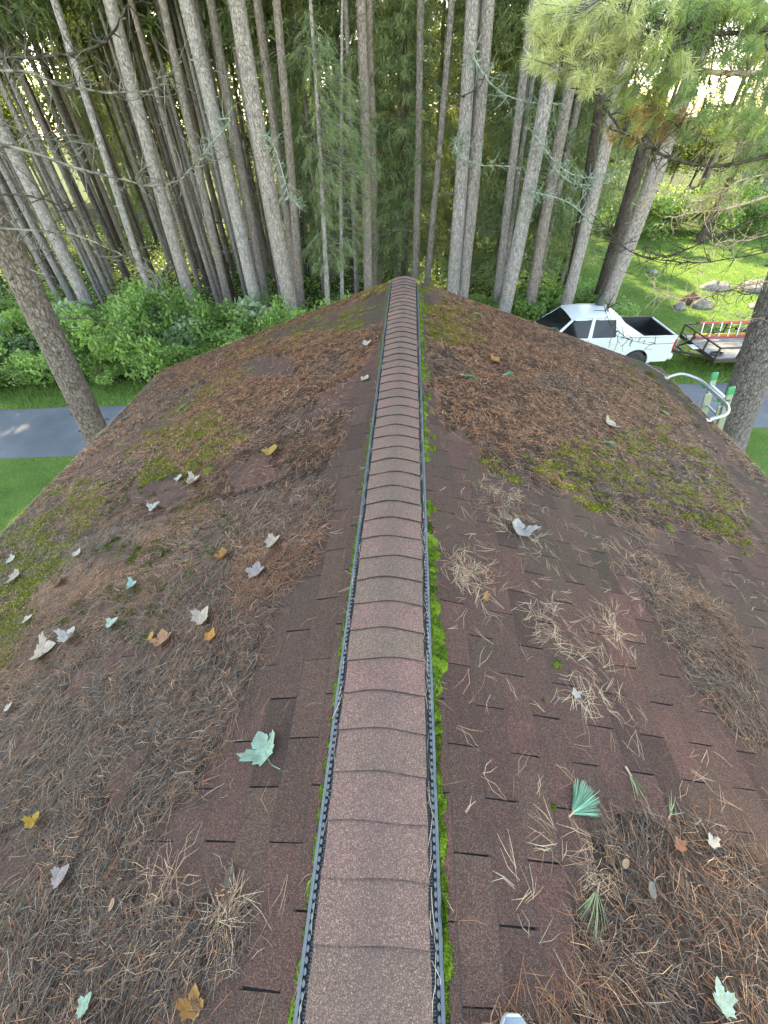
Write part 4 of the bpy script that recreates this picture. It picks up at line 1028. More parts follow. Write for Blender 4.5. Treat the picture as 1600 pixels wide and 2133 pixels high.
for row, (yo, n, s0) in enumerate(((0, 17, 1.0), (1.5, 15, 1.1), (3.2, 13, 1.15))):
    for i in range(n):
        x = -19+18.5*(i+.5)/n+rnd.uniform(-.5, .5); y = 14.9+.055*x+yo+rnd.uniform(-.35, .35)
        shrub(x, y, s0*rnd.uniform(.8, 1.2), 'leafy green shrub, '+ORD[i]+' from the left in the '+('front row by the road' if row == 0 else 'middle row of the thicket' if row == 1 else 'back row of the thicket'), 'thicket shrubs beyond the road', False, rnd.choice((.6, .8, 1., 1.25, 1.6)))
for i, (x, y) in enumerate(((-15.6, 15.2), (-13.2, 16.6), (-12.3, 15.4), (-10.6, 16.2), (-8.6, 15.6), (-6.3, 17.2))): shrub(x, y, rnd.uniform(.9, 1.15), 'pale broad leaved shrub in the thicket, '+ORD[i]+' of six from the left', 'pale shrubs in the thicket', True, 1.15)
for i in range(24):
    t = i/23; x = .3+8.6*t+rnd.uniform(-.4, .4); y = 18.6+rnd.uniform(-1.2, 2.6)-.3*t; y = max(y, 18.6) if x > 2.5 else y
    shrub(x, y, rnd.uniform(.75, 1.15), 'green shrub at the pine feet, '+ORD[i % 20]+(' from the ridge end' if i < 20 else ' of the last by the truck'), 'shrubs at the foot of the pines', False, rnd.uniform(.85, 1.2))
for i in range(16):
    x = 14+20*(i+rnd.random())/16; y = rnd.uniform(34, 39)+.1*x; shrub(x, y, rnd.uniform(1.5, 2.3), 'green bush along the far side of the lawn, '+ORD[i]+' from the left', 'bushes beyond the lawn')
# ground cover of the forest floor
def floor_shape(r, n):
    X = np.zeros(0); Y = np.zeros(0)
    y = 15+32*r.random(n)**1.5; x = r.uniform(-1.1, .42, n)*y; k = (x < 9.5) | (y > 39)
    x = np.where(k, x, x-16); z = r.random(n)**1.6*(.25+.75*vnoise(x, y, .45))
    return np.stack([x, y, z], 1), .15+.75*vnoise(x+9, y, .6)*r.uniform(.6, 1.2, n)
me = leaf_cloud(5, 60000, floor_shape, .17, 'undergrowth'); o = link('undergrowth', me, M['leaf']); tag(o, 'low leafy green undergrowth covering the forest floor', 'undergrowth', kind='stuff')

# sunlit broadleaf trees far behind the pines
def crown_shape(r, n):
    L = 60; v = r.normal(0, 1, (L, 3)); v /= np.linalg.norm(v, axis=1)[:, None]; lc = v*np.array([3.2, 3.2, 5.])*r.uniform(.35, 1, L)[:, None]+[0, 0, 7.2]; lt = r.uniform(.1, 1, L)
    k = r.integers(0, L, n); return lc[k]+r.normal(0, .55, (n, 3)), lt[k]*.7+.3*r.random(n)
BC = [leaf_cloud(80+i, 5000, crown_shape, .42, 'crown') for i in range(3)]
for me in BC: me.materials.append(M['leaf_far'])
for i in range(40):
    X = -92+112*i/39+rnd.uniform(-1.5, 1.5); Y = 58+rnd.uniform(-3, 9)
    root = empty('broadleaf_tree', (X, Y, 0), rnd.uniform(0, 6.28), 'sunlit yellow green broadleaf tree far behind the pines', 'tree', 'sunlit trees far behind the forest'); sc = rnd.uniform(.9, 1.4); root.scale = (sc, sc, sc)
    link('trunk', BT[rnd.randrange(5)], None, root, scale=(1, 1, .5)); link('crown', BC[rnd.randrange(3)], None, root)
for i in range(22):
    X = 13+40*(i+rnd.random())/22; Y = 60+rnd.uniform(-2, 8); root = empty('broadleaf_tree', (X, Y, 0), rnd.uniform(0, 6.28), 'low green tree far beyond the lawn, '+ORD[i % 20]+(' from the left' if i < 20 else ' of the last two by the right edge'), 'tree', 'low trees beyond the lawn'); sc = rnd.uniform(.45, .72); root.scale = (sc*1.3, sc*1.3, sc)
    link('trunk', BT[rnd.randrange(5)], None, root, scale=(1, 1, .5)); link('crown', BC[rnd.randrange(3)], None, root)
# pines on the far side of the lawn
for i in range(26):
    X = rnd.uniform(21, 48); Y = 45+.10*X+rnd.uniform(0, 11)
    root = empty('pine_tree', (X, Y, 0), rnd.uniform(0, 6.28), 'pine in the row beyond the lawn against the bright sky', 'tree', 'pines beyond the lawn'); root.scale = (1.2, 1.2, 1.)
    link('trunk', BT[rnd.randrange(5)], None, root); link('crown', CROWN_T[rnd.randrange(3)], None, root)
root = empty('spruce_tree', tuple(on_ground(1462, 505)), .4, 'dark low hanging spruce standing on the sunny lawn', 'tree'); link('trunk', BT[0], None, root, scale=(1.6, 1.6, .8)); link('crown', SPRUCE[1], None, root, scale=(.8, .8, .9))

# ------------------------------------------------------------------ near leaning pine at left with long dead branches
def px_branch(root, base, pts, Ys, r0, r1, mat, twigs, seed, tl=.45, name='dead_branch', lich=0, start=None, tmat=None):
    r = np.random.default_rng(seed)
    if np.isscalar(Ys): Ys = [Ys]*len(pts)
    P = [at_y(*p, Y) for p, Y in zip(pts, Ys)]
    if start is not None: P = [np.asarray(start)]+P
    P = smooth_line(P, 6)-np.array([base[0], base[1], 0]); n = len(P)
    P = P+r.normal(0, .010, P.shape)*np.linspace(0, 1, n)[:, None]
    b = MB(); b.tube(P, np.linspace(r0, r1, n), 7)
    tips = []; L = MB()
    for _ in range(twigs):
        i = r.integers(int(n*.12), n); q = P[i].copy(); tw = [q]
        ax = P[min(i+1, n-1)]-P[i-1]; ax /= np.linalg.norm(ax)
        dd = ax*r.uniform(.1, .8)+r.normal(0, .8, 3); dd[2] += .15; ln = tl*r.uniform(.35, 1.2); curl = r.normal(0, .42, 3)
        for j in range(6):
            dd = dd+curl*.5; dd /= np.linalg.norm(dd); tw.append(tw[-1]+dd*ln/6)
        b.tube(tw, np.linspace(max(r1*1.1, .0075), .004, 7), 4, False); tips.append(tw[-1])
        if r.random() < .7:
            k = r.integers(2, 5); t2 = [tw[k]]; d2 = dd+r.normal(0, .9, 3); c2 = r.normal(0, .5, 3)
            for j in range(4): d2 = d2+c2*.5; d2 /= np.linalg.norm(d2); t2.append(t2[-1]+d2*ln*.14)
            b.tube(t2, np.linspace(.005, .0025, 5), 4, False); tips.append(t2[-1])
        if lich:
            for p in tw[1:]:
                for _ in range(lich):
                    o_ = p+r.normal(0, .022, 3); d3 = r.normal(0, 1, (2, 3))*r.uniform(.010, .026)
                    L.add([o_, o_+d3[0], o_+d3[1]], [[0, 1, 2]])
    o = b.build(name, M[mat], root, True)
    if lich: tag(L.build('lichen', M['lichen'], o), kind='stuff')
    return P+np.array([base[0], base[1], 0]), o
YA = 8.4
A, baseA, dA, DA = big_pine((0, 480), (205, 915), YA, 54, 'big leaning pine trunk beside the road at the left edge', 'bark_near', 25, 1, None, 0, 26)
trunkA = lambda z: np.array([baseA[0]+dA[0]*z, baseA[1]+dA[1]*z, z])
LB = [([(-60, 110), (30, 120), (100, 118), (180, 105), (235, 70), (262, 10)], .030, .012, 'twig_dark', 20, .5, 8.6),
      ([(-60, 140), (60, 150), (130, 180), (250, 192), (330, 180), (380, 130)], .024, .007, 'twig', 26, .55, 8.3),
      ([(-60, 285), (60, 315), (160, 350), (250, 372), (320, 388), (380, 370), (435, 305)], .030, .007, 'twig', 34, .6, 8.2),
      ([(-60, 395), (70, 410), (130, 430), (200, 462)], .020, .007, 'twig_dark', 16, .5, 8.1),
      ([(-40, 468), (80, 480), (160, 490), (240, 525), (310, 560), (350, 590)], .022, .006, 'twig', 30, .55, 8.0),
      ([(-60, 230), (40, 270), (110, 290), (190, 300)], .016, .006, 'twig', 20, .5, 8.8),
      ([(30, 470), (70, 515), (100, 520)], .012, .005, 'twig', 8, .3, 8.0)]
for i, (pts, r0, r1, mt, tw, tl, Y) in enumerate(LB):
    n = len(pts); Ys = [Y-.02*k_ for k_ in range(n)]; q = at_y(*pts[0], Y); st_ = trunkA(max(3, q[2]+.3))
    px_branch(A, baseA, pts, Ys, r0, r1, mt, int(tw*1.8), 300+i, tl, 'dead_branch', 0, st_)
for i, pts in enumerate(([(112, 665), (180, 664), (240, 672), (295, 690)], [(114, 680), (150, 684), (198, 692)], [(20, 600), (50, 612), (70, 590)], [(60, 560), (100, 575), (125, 578)])):
    px_branch(A, baseA, pts, YA-.15, .012, .005, 'twig_dark' if i < 2 else 'twig', 4, 330+i, .2)

# ------------------------------------------------------------------ near pine at right with living boughs
YN = 9.6
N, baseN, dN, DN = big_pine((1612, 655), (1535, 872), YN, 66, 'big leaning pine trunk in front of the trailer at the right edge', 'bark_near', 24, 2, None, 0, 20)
trunkN = lambda z: np.array([baseN[0]+dN[0]*z, baseN[1]+dN[1]*z, z])
RB = [([(1640, 470), (1560, 500), (1500, 505), (1450, 560)], .012, .006, 'twig_pale', 24, .45, 9.5), ([(1560, 370), (1500, 400), (1440, 415), (1390, 400), (1330, 430)], .012, .006, 'twig_pale', 26, .45, 9.5), ([(1640, 150), (1480, 150), (1400, 140), (1330, 125), (1250, 115), (1190, 120)], .045, .010, 'twig_pale', 26, .5, 9.6),
      ([(1660, 50), (1520, 70), (1430, 65), (1360, 45), (1300, 20), (1275, -20)], .030, .012, 'twig_dark', 20, .5, 9.2),
      ([(1640, 292), (1530, 298), (1460, 285), (1415, 262)], .034, .010, 'twig_pale', 22, .5, 9.7),
      ([(1660, 310), (1500, 345), (1400, 330), (1350, 305), (1290, 265), (1245, 190), (1240, 140)], .030, .010, 'twig_dark', 26, .5, 9.2),
      ([(1640, 395), (1530, 430), (1470, 440), (1400, 452)], .036, .008, 'twig_pale', 24, .5, 9.8),
      ([(1640, 425), (1500, 490), (1400, 530), (1340, 535), (1290, 505), (1255, 465)], .020, .006, 'twig_dark', 34, .5, 9.3),
      ([(1640, 515), (1480, 545), (1400, 545), (1330, 532)], .016, .006, 'twig_dark', 26, .5, 9.4),
      ([(1600, 585), (1530, 598), (1460, 617), (1390, 617), (1345, 572)], .017, .007, 'twig_pale', 40, .36, 9.3),
      ([(1620, 600), (1560, 612), (1520, 605), (1480, 618)], .010, .005, 'twig_dark', 12, .35, 9.2),
      ([(1460, 618), (1485, 645), (1530, 655), (1575, 668)], .010, .005, 'twig_pale', 14, .3, 9.3),
      ([(1580, 668), (1500, 690), (1420, 712), (1340, 715), (1285, 690), (1262, 655), (1268, 635)], .006, .003, 'twig_dark', 26, .3, 8.6)]
NB = []
for i, (pts, r0, r1, mt, tw, tl, Y) in enumerate(RB):
    q = at_y(*pts[0], Y); P_, o_ = px_branch(N, baseN, pts, Y, r0, r1, mt, int(tw*1.9), 400+i, tl, 'branch', 0, trunkN(max(2.5, q[2]+.15)) if i < 11 else None)
    NB.append(P_)
allb = np.concatenate(NB[2:7])
CL = [(1500, 20, 100, 40, 24, 2), (1590, 80, 50, 60, 16, 2), (1440, 190, 70, 50, 18, 1), (1530, 265, 60, 40, 14, 2), (1440, 255, 50, 40, 12, 1), (1590, 330, 40, 50, 12, 1), (1290, 20, 120, 40, 26, 0), (1400, 130, 60, 45, 18, 2), (1200, 55, 95, 55, 42, 0), (1295, 85, 110, 65, 46, 0), (1165, 130, 62, 42, 26, 0), (1235, 150, 70, 40, 22, 0), (1150, 40, 40, 40, 16, 0), (1400, 50, 90, 55, 40, 1), (1345, 175, 70, 36, 16, 1), (1330, 225, 75, 45, 26, 2), (1375, 250, 60, 36, 26, 3), (1490, 60, 100, 55, 26, 1), (1565, 25, 60, 40, 18, 1), (1580, 230, 40, 60, 14, 1), (1500, 200, 80, 50, 14, 1), (1560, 120, 60, 40, 12, 1), (1300, 275, 35, 25, 10, 3), (1450, 120, 60, 40, 12, 0)]
COLS = [((.36, .40, .19), (.64, .66, .36)), ((.12, .20, .085), (.28, .38, .16)), ((.20, .29, .10), (.44, .50, .18)), ((.34, .21, .09), (.48, .40, .15))]  # first pair has the sun's yellow glow mixed into its needle colour
for ci, (cx_, cy_, rx, ry, nt_, kk) in enumerate(CL):
    b = MB(); tw = MB(); r = np.random.default_rng(500+ci); c1, c2 = (np.array(q) for q in COLS[kk])
    for _ in range(int(nt_*1.35)):
        q = r.uniform(0, 6.28); rr = math.sqrt(r.random()); P0 = at_y(cx_+rx*rr*math.cos(q), cy_+ry*rr*math.sin(q), 9.5+r.normal(0, .45))
        j = np.argmin(((allb-P0)**2).sum(1)); far = np.linalg.norm(allb[j]-P0)
        if far < 2.2: tw.tube(np.array([allb[j], (allb[j]+P0)/2+[0, 0, -.06*far], P0])-[baseN[0], baseN[1], 0], [.009, .006, .004], 4, False)
        ax = P0-allb[j]; ax = ax/(np.linalg.norm(ax)+1e-6)+r.normal(0, .4, 3)+[0, 0, .15]; ax /= np.linalg.norm(ax)
        n = 70; d = r.normal(0, 1, (n, 3)); d /= np.linalg.norm(d, axis=1)[:, None]; d = d*.85+ax*.75; d[:, 2] -= .12; d /= np.linalg.norm(d, axis=1)[:, None]
        o0 = P0+ax*r.uniform(-.10, .05, (n, 1)); l = r.uniform(.10, .19, (n, 1)); sd_ = np.cross(d, r.normal(0, 1, (n, 3))); sd_ /= np.linalg.norm(sd_, axis=1)[:, None]
        V = np.stack([o0-sd_*.0032, o0+sd_*.0032, o0+d*l+sd_*.0016, o0+d*l-sd_*.0016], 1).reshape(-1, 3)-[baseN[0], baseN[1], 0]
        t = np.clip(r.normal(.5, .3, n), 0, 1)[:, None]; cc = np.repeat(c1*(1-t)+c2*t, 4, 0)
        if kk == 3:
            br = np.repeat((r.random(n) < .55)[:, None], 4, 0); cc = np.where(br, np.array([.30, .17, .07]), cc)
        b.add(V, np.arange(4*n).reshape(n, 4), cc)
    b.build('needle_foliage', M['bough'], N)
    if tw.n: tag(tw.build('twig', M['twig'], N), kind='stuff')

# feathery young pines between the trunks
def young_pine(p1, p2, Y, wpx, clusters, label, seed):
    root, base, d, D = big_pine(p1, p2, Y, wpx, label, 'bark', 13, None, 'young pines between the trunks', 5, 6)
    r = np.random.default_rng(seed)
    for cx_, cy_, rx, ry, nt_ in clusters:
        b = MB(); tw = MB()
        for _ in range(nt_):
            q = r.uniform(0, 6.28); rr = math.sqrt(r.random()); P0 = at_y(cx_+rx*rr*math.cos(q), cy_+ry*rr*math.sin(q), Y+r.normal(0, .6))
            zt = P0[2]+r.uniform(.1, .5); T0 = np.array([base[0]+d[0]*zt, base[1]+d[1]*zt, zt]); far = np.linalg.norm(T0-P0)
            tw.tube(np.array([T0, (T0+P0)/2+[0, 0, -.02], P0])-[base[0], base[1], 0], [.012, .008, .005], 4, False)
            ax = (P0-T0)/far+r.normal(0, .3, 3)+[0, 0, -.35]; ax /= np.linalg.norm(ax); n = 46
            dd = r.normal(0, 1, (n, 3)); dd /= np.linalg.norm(dd, axis=1)[:, None]; dd = dd*.7+ax*.8; dd[:, 2] -= .35; dd /= np.linalg.norm(dd, axis=1)[:, None]
            o0 = P0+ax*r.uniform(-.35, .12, (n, 1)); l = r.uniform(.14, .30, (n, 1)); sd_ = np.cross(dd, r.normal(0, 1, (n, 3))); sd_ /= np.linalg.norm(sd_, axis=1)[:, None]
            V = np.stack([o0-sd_*.006, o0+sd_*.006, o0+dd*l], 1).reshape(-1, 3)-[base[0], base[1], 0]
            b.add(V, np.arange(3*n).reshape(n, 3), np.repeat(np.clip(r.normal(.5, .3, n), 0, 1)[:, None], 3, 0)*np.ones((1, 3)))
        b.build('foliage', M['foliage_light'], root); tag(tw.build('twig', M['twig'], root), kind='stuff')
young_pine((652, 90), (682, 605), 17.8, 13, [(690, 180, 55, 90, 34), (680, 300, 65, 70, 40), (690, 420, 50, 60, 34), (715, 360, 50, 60, 22), (690, 530, 55, 45, 40), (650, 130, 60, 80, 22)], 'feathery light green young pine with a thin pale trunk left of the ridge', 1)
young_pine((712, 200), (712, 600), 19.0, 9, [(735, 250, 50, 90, 30), (745, 370, 55, 60, 26), (750, 480, 40, 60, 16)], 'second feathery young pine, right of the first and behind it', 2)
young_pine((862, 100), (845, 570), 22.5, 8, [(850, 200, 60, 90, 26), (840, 330, 55, 70, 26), (900, 250, 40, 80, 18), (830, 450, 40, 50, 14)], 'feathery young pine rising behind the end of the ridge', 3)

# lichen hung dead branches on the front trunks
for i, (k_, pts) in enumerate((('T2', [(985, 110), (1005, 150), (1040, 190), (1100, 212), (1165, 216)]), ('T1', [(948, 300), (965, 330), (1010, 345), (1075, 346)]), ('V', [(1118, 285), (1150, 330), (1190, 362), (1245, 372)]), ('H', [(560, 285), (580, 330), (600, 400), (618, 425)]), ('W', [(1155, 350), (1190, 380), (1230, 385), (1270, 380)]), ('F', [(480, 250), (440, 300), (420, 330)]), ('T1', [(965, 200), (1000, 180), (1012, 150)]), ('V', [(1112, 400), (1180, 420), (1230, 460)]))):
    root, base, d, D = G[k_]; Y = base[1]-.5
    q = at_y(*pts[0], base[1]); st_ = np.array([base[0]+d[0]*q[2], base[1]+d[1]*q[2], q[2]])
    px_branch(root, base, pts, [Y-.1*j for j in range(len(pts))], .024, .011, 'lichen' if i != 6 else 'twig_dark', 46 if i != 6 else 3, 600+i, .60, 'dead_branch', 2 if i != 6 else 0, st_)

# ------------------------------------------------------------------ pickup truck
def pickup():
    rear = np.array([9.36, 15.75, 0.]); rz = math.pi-R(-2.5)
    root = empty('pickup_truck', rear, rz, 'white crew cab pickup truck with black bed parked on the grass beyond the roof', 'truck')
    # local: x forward from the tailgate, +y is the side turned to the house, z up
    W = .97
    def side_prof(): pass
    zb, zr = .42, 1.30
    arch = lambda xc, r_: [(xc+r_*math.cos(t), .40+r_*math.sin(t)) for t in np.linspace(math.pi, 0, 11)]
    low = [(.02, zb+.08)]+[(.06, zb)]+arch(1.18, .46)+arch(4.45, .46)+[(5.35, zb), (5.52, .62), (5.50, .98), (5.30, 1.10), (4.25, 1.20), (3.95, 1.24)]
    # outer skin of the sides
    for sg in (-1, 1):
        b = MB(); top = [(3.95, zr-.05), (.02, zr-.05+.03)]
        poly = low+top
        b.prism(poly, sg*W-.03*(sg > 0)-.0*(sg < 0), sg*W+.03*(sg < 0)+.0)
        bevel(b.build('body_side', M['white_paint'], root), .012)
        for xc in (1.18, 4.45):
            b = MB(); r_ = .47
            P = [(xc+q*math.cos(t), sg*(W+.012), .40+q*math.sin(t)) for t in np.linspace(math.pi*1.02, -.02*math.pi, 15) for q in (r_-.005, r_+.09)]
            V = np.array(P); V2 = V.copy(); V2[:, 1] -= sg*.05; b.grid(V, 15, 2)
            b.grid(np.stack([V.reshape(15, 2, 3)[:, 1], V2.reshape(15, 2, 3)[:, 1]], 1).reshape(-1, 3), 15, 2); b.grid(np.stack([V.reshape(15, 2, 3)[:, 0], V2.reshape(15, 2, 3)[:, 0]], 1).reshape(-1, 3), 15, 2)
            b.build('wheel_arch', M['white_paint'], root, True)
    b = MB()                                   # hood, front, floor, firewall
    b.add([(3.95, -W, 1.24), (3.95, W, 1.24), (5.30, W*.97, 1.10), (5.30, -W*.97, 1.10), (5.5, W*.93, .98), (5.5, -W*.93, .98), (5.52, W*.95, .5), (5.52, -W*.95, .5)], [[0, 1, 2, 3], [3, 2, 4, 5], [5, 4, 6, 7]])
    b.build('hood', M['white_paint'], root)
    b = MB(); b.box((2.75, 0, .55), (5.2, 1.86, .12)); b.build('chassis', M['black_plastic'], root)
    # bed: liner floor, inner walls, rail caps
    b = MB(); b.box((.95, 0, .78), (1.80, 1.80, .04))
    for sg in (-1, 1): b.box((.95, sg*.90, 1.05), (1.80, .05, .54))
    b.box((1.86, 0, 1.02), (.05, 1.8, .56)); b.box((.065, 0, 1.04), (.03, 1.74, .50)); b.build('bed_liner', M['black_plastic'], root)
    for sg in (-1, 1):
        b = MB(); b.box((.95, sg*.93, zr+.005), (1.86, .11, .03)); bevel(b.build('bed_rail', M['white_paint'] if sg > 0 else M['black_plastic'], root), .01)
    b = MB(); b.box((.01, 0, .98), (.07, 1.90, .66)); tg = bevel(b.build('tailgate', M['white_paint'], root), .02)
    b = MB(); b.box((-.032, 0, 1.12), (.02, .26, .08)); b.build('handle', M['black_plastic'], tg)
    b = MB(); b.box((-.07, 0, .56), (.18, 1.90, .20)); bevel(b.build('rear_bumper', M['white_paint'], root), .05, 3)
    for sg in (-1, 1):
        b = MB(); b.box((-.005, sg*.905, 1.02), (.11, .13, .36)); bevel(b.build('tail_light', M['red_lens'], root), .02)
    # cab: lofted greenhouse
    secs = [  # x, half width at belt, belt z, half width at roof, roof z
        (2.02, .93, 1.27, .70, 1.84), (2.35, .945, 1.26, .73, 1.90), (3.0, .95, 1.25, .745, 1.925), (3.45, .95, 1.25, .735, 1.90), (3.72, .94, 1.25, .70, 1.84)]
    b = MB(); V = []
    for x, wb, z0, wr, z1 in secs:
        V += [(x, -wr, z1-.03), (x, -wr*.93, z1-.005), (x, -wr*.5, z1+.02), (x, 0, z1+.028), (x, wr*.5, z1+.02), (x, wr*.93, z1-.005), (x, wr, z1-.03)]
    b.grid(np.array(V), 5, 7); b.build('cab_roof', M['white_paint'], root, True)
    for sg in (-1, 1):
        b = MB()                               # pillars: A, B, C and the sloping sail behind the cab
        def strip(pts): b.add(pts+[(p[0], p[1]-sg*.05, p[2]) for p in pts], [[0, 1, 2, 3], [7, 6, 5, 4], [0, 4, 5, 1], [1, 5, 6, 2], [2, 6, 7, 3], [3, 7, 4, 0]])
        y0, y1 = sg*.955, sg*.735
        strip([(3.72, sg*.70, 1.82), (3.60, sg*.725, 1.86), (4.28, y0, 1.24), (4.42, y0, 1.22)])
        strip([(3.02, sg*.745, 1.90), (2.92, sg*.745, 1.90), (2.94, y0, 1.24), (3.08, y0, 1.24)])
        strip([(2.22, sg*.725, 1.87), (2.0, sg*.70, 1.83), (1.98, y0, 1.24), (2.10, y0, 1.24)])
        strip([(2.02, sg*.70, 1.84), (1.86, sg*.735, 1.70), (1.12, y0, 1.30), (2.04, y0, 1.26)])
        strip([(3.66, sg*.715, 1.87), (2.05, sg*.715, 1.87), (2.05, sg*.745, 1.81), (3.60, sg*.745, 1.81)])
        strip([(4.35, y0, 1.27), (2.0, y0, 1.29), (2.0, y0, 1.20), (4.35, y0, 1.20)])
        bevel(b.build('pillar', M['white_paint'], root), .012)
        for q, pts in enumerate(([(3.56, sg*.745, 1.82), (3.02, sg*.75, 1.83), (3.08, sg*.945, 1.29), (4.20, sg*.945, 1.28)], [(2.92, sg*.75, 1.83), (2.24, sg*.745, 1.81), (2.12, sg*.945, 1.36), (2.20, sg*.95, 1.29), (2.94, sg*.945, 1.29)])):
            b = MB(); pts = [(x, y-sg*.012, z) for x, y, z in pts]; b.ngon(pts); b.build('side_window', M['glass'], root)
        for x in (3.05, 2.02, 4.3):
            b = MB(); b.box((x, sg*(W+.001), .88), (.012, .006, .68)); b.build('door_seam', M['black_plastic'], root)
        for x in (3.20, 2.16):
            b = MB(); b.box((x, sg*(W+.018), 1.10), (.17, .03, .035)); bevel(b.build('door_handle', M['white_paint'], root), .01)
        b = MB(); b.box((4.12, sg*1.09, 1.32), (.10, .22, .16)); bevel(b.build('wing_mirror', M['black_plastic'], root), .03, 3)
        b = MB(); b.box((5.46, sg*.78, .90), (.14, .30, .18)); bevel(b.build('headlight', M['chrome'], root), .03)
    b = MB(); b.add([(3.70, -.68, 1.83), (3.70, .68, 1.83), (4.40, .93, 1.24), (4.40, -.93, 1.24)], [[0, 1, 2, 3]]); b.build('windscreen', M['glass'], root)
    b = MB(); b.add([(2.03, -.68, 1.82), (2.03, .68, 1.82), (1.95, .86, 1.30), (1.95, -.86, 1.30)], [[0, 1, 2, 3]]); b.build('rear_window', M['glass'], root)
    b = MB(); b.box((5.53, 0, .86), (.05, 1.2, .22)); b.build('grille', M['black_plastic'], root)
    b = MB(); b.box((5.52, 0, .54), (.16, 1.85, .2)); bevel(b.build('front_bumper', M['white_paint'], root), .05, 3)
    b = MB(); b.tube([(2.36, -.50, 1.88), (2.36, -.50, 2.14), (2.34, -.50, 2.24)], [.15, .125, .085], 12); b.build('roof_beacon', M['black_plastic'], root, True)
    for xc in (1.18, 4.45):
        for sg in (-1, 1):
            wl = MB(); a = np.linspace(0, 2*math.pi, 25)[:-1]
            prof_ = [(.23, -.11), (.33, -.125), (.385, -.10), (.395, 0), (.385, .10), (.33, .125), (.23, .11)]
            V = np.array([(xc+r_*math.cos(t), sg*.83+y_, .395+r_*math.sin(t)) for r_, y_ in prof_ for t in a]); wl.grid(V, len(prof_), 24, None, True); wh = wl.build('wheel', M['rubber'], root, True)
            rm = MB(); V = np.array([(xc+r_*math.cos(t), sg*(.83+y_), .395+r_*math.sin(t)) for r_, y_ in ((.24, .10), (.22, .07), (.10, .09), (.02, .10)) for t in a]); rm.grid(V, 4, 24, None, True); rm.build('rim', M['chrome'], wh, True)
    # hitch
    b = MB(); b.bar((-.1, 0, .45), (-.35, 0, .45), .06, .06); b.tube([(-.33, 0, .47), (-.33, 0, .55)], .03, 8); b.build('tow_hitch', M['steel'], root)
pickup()

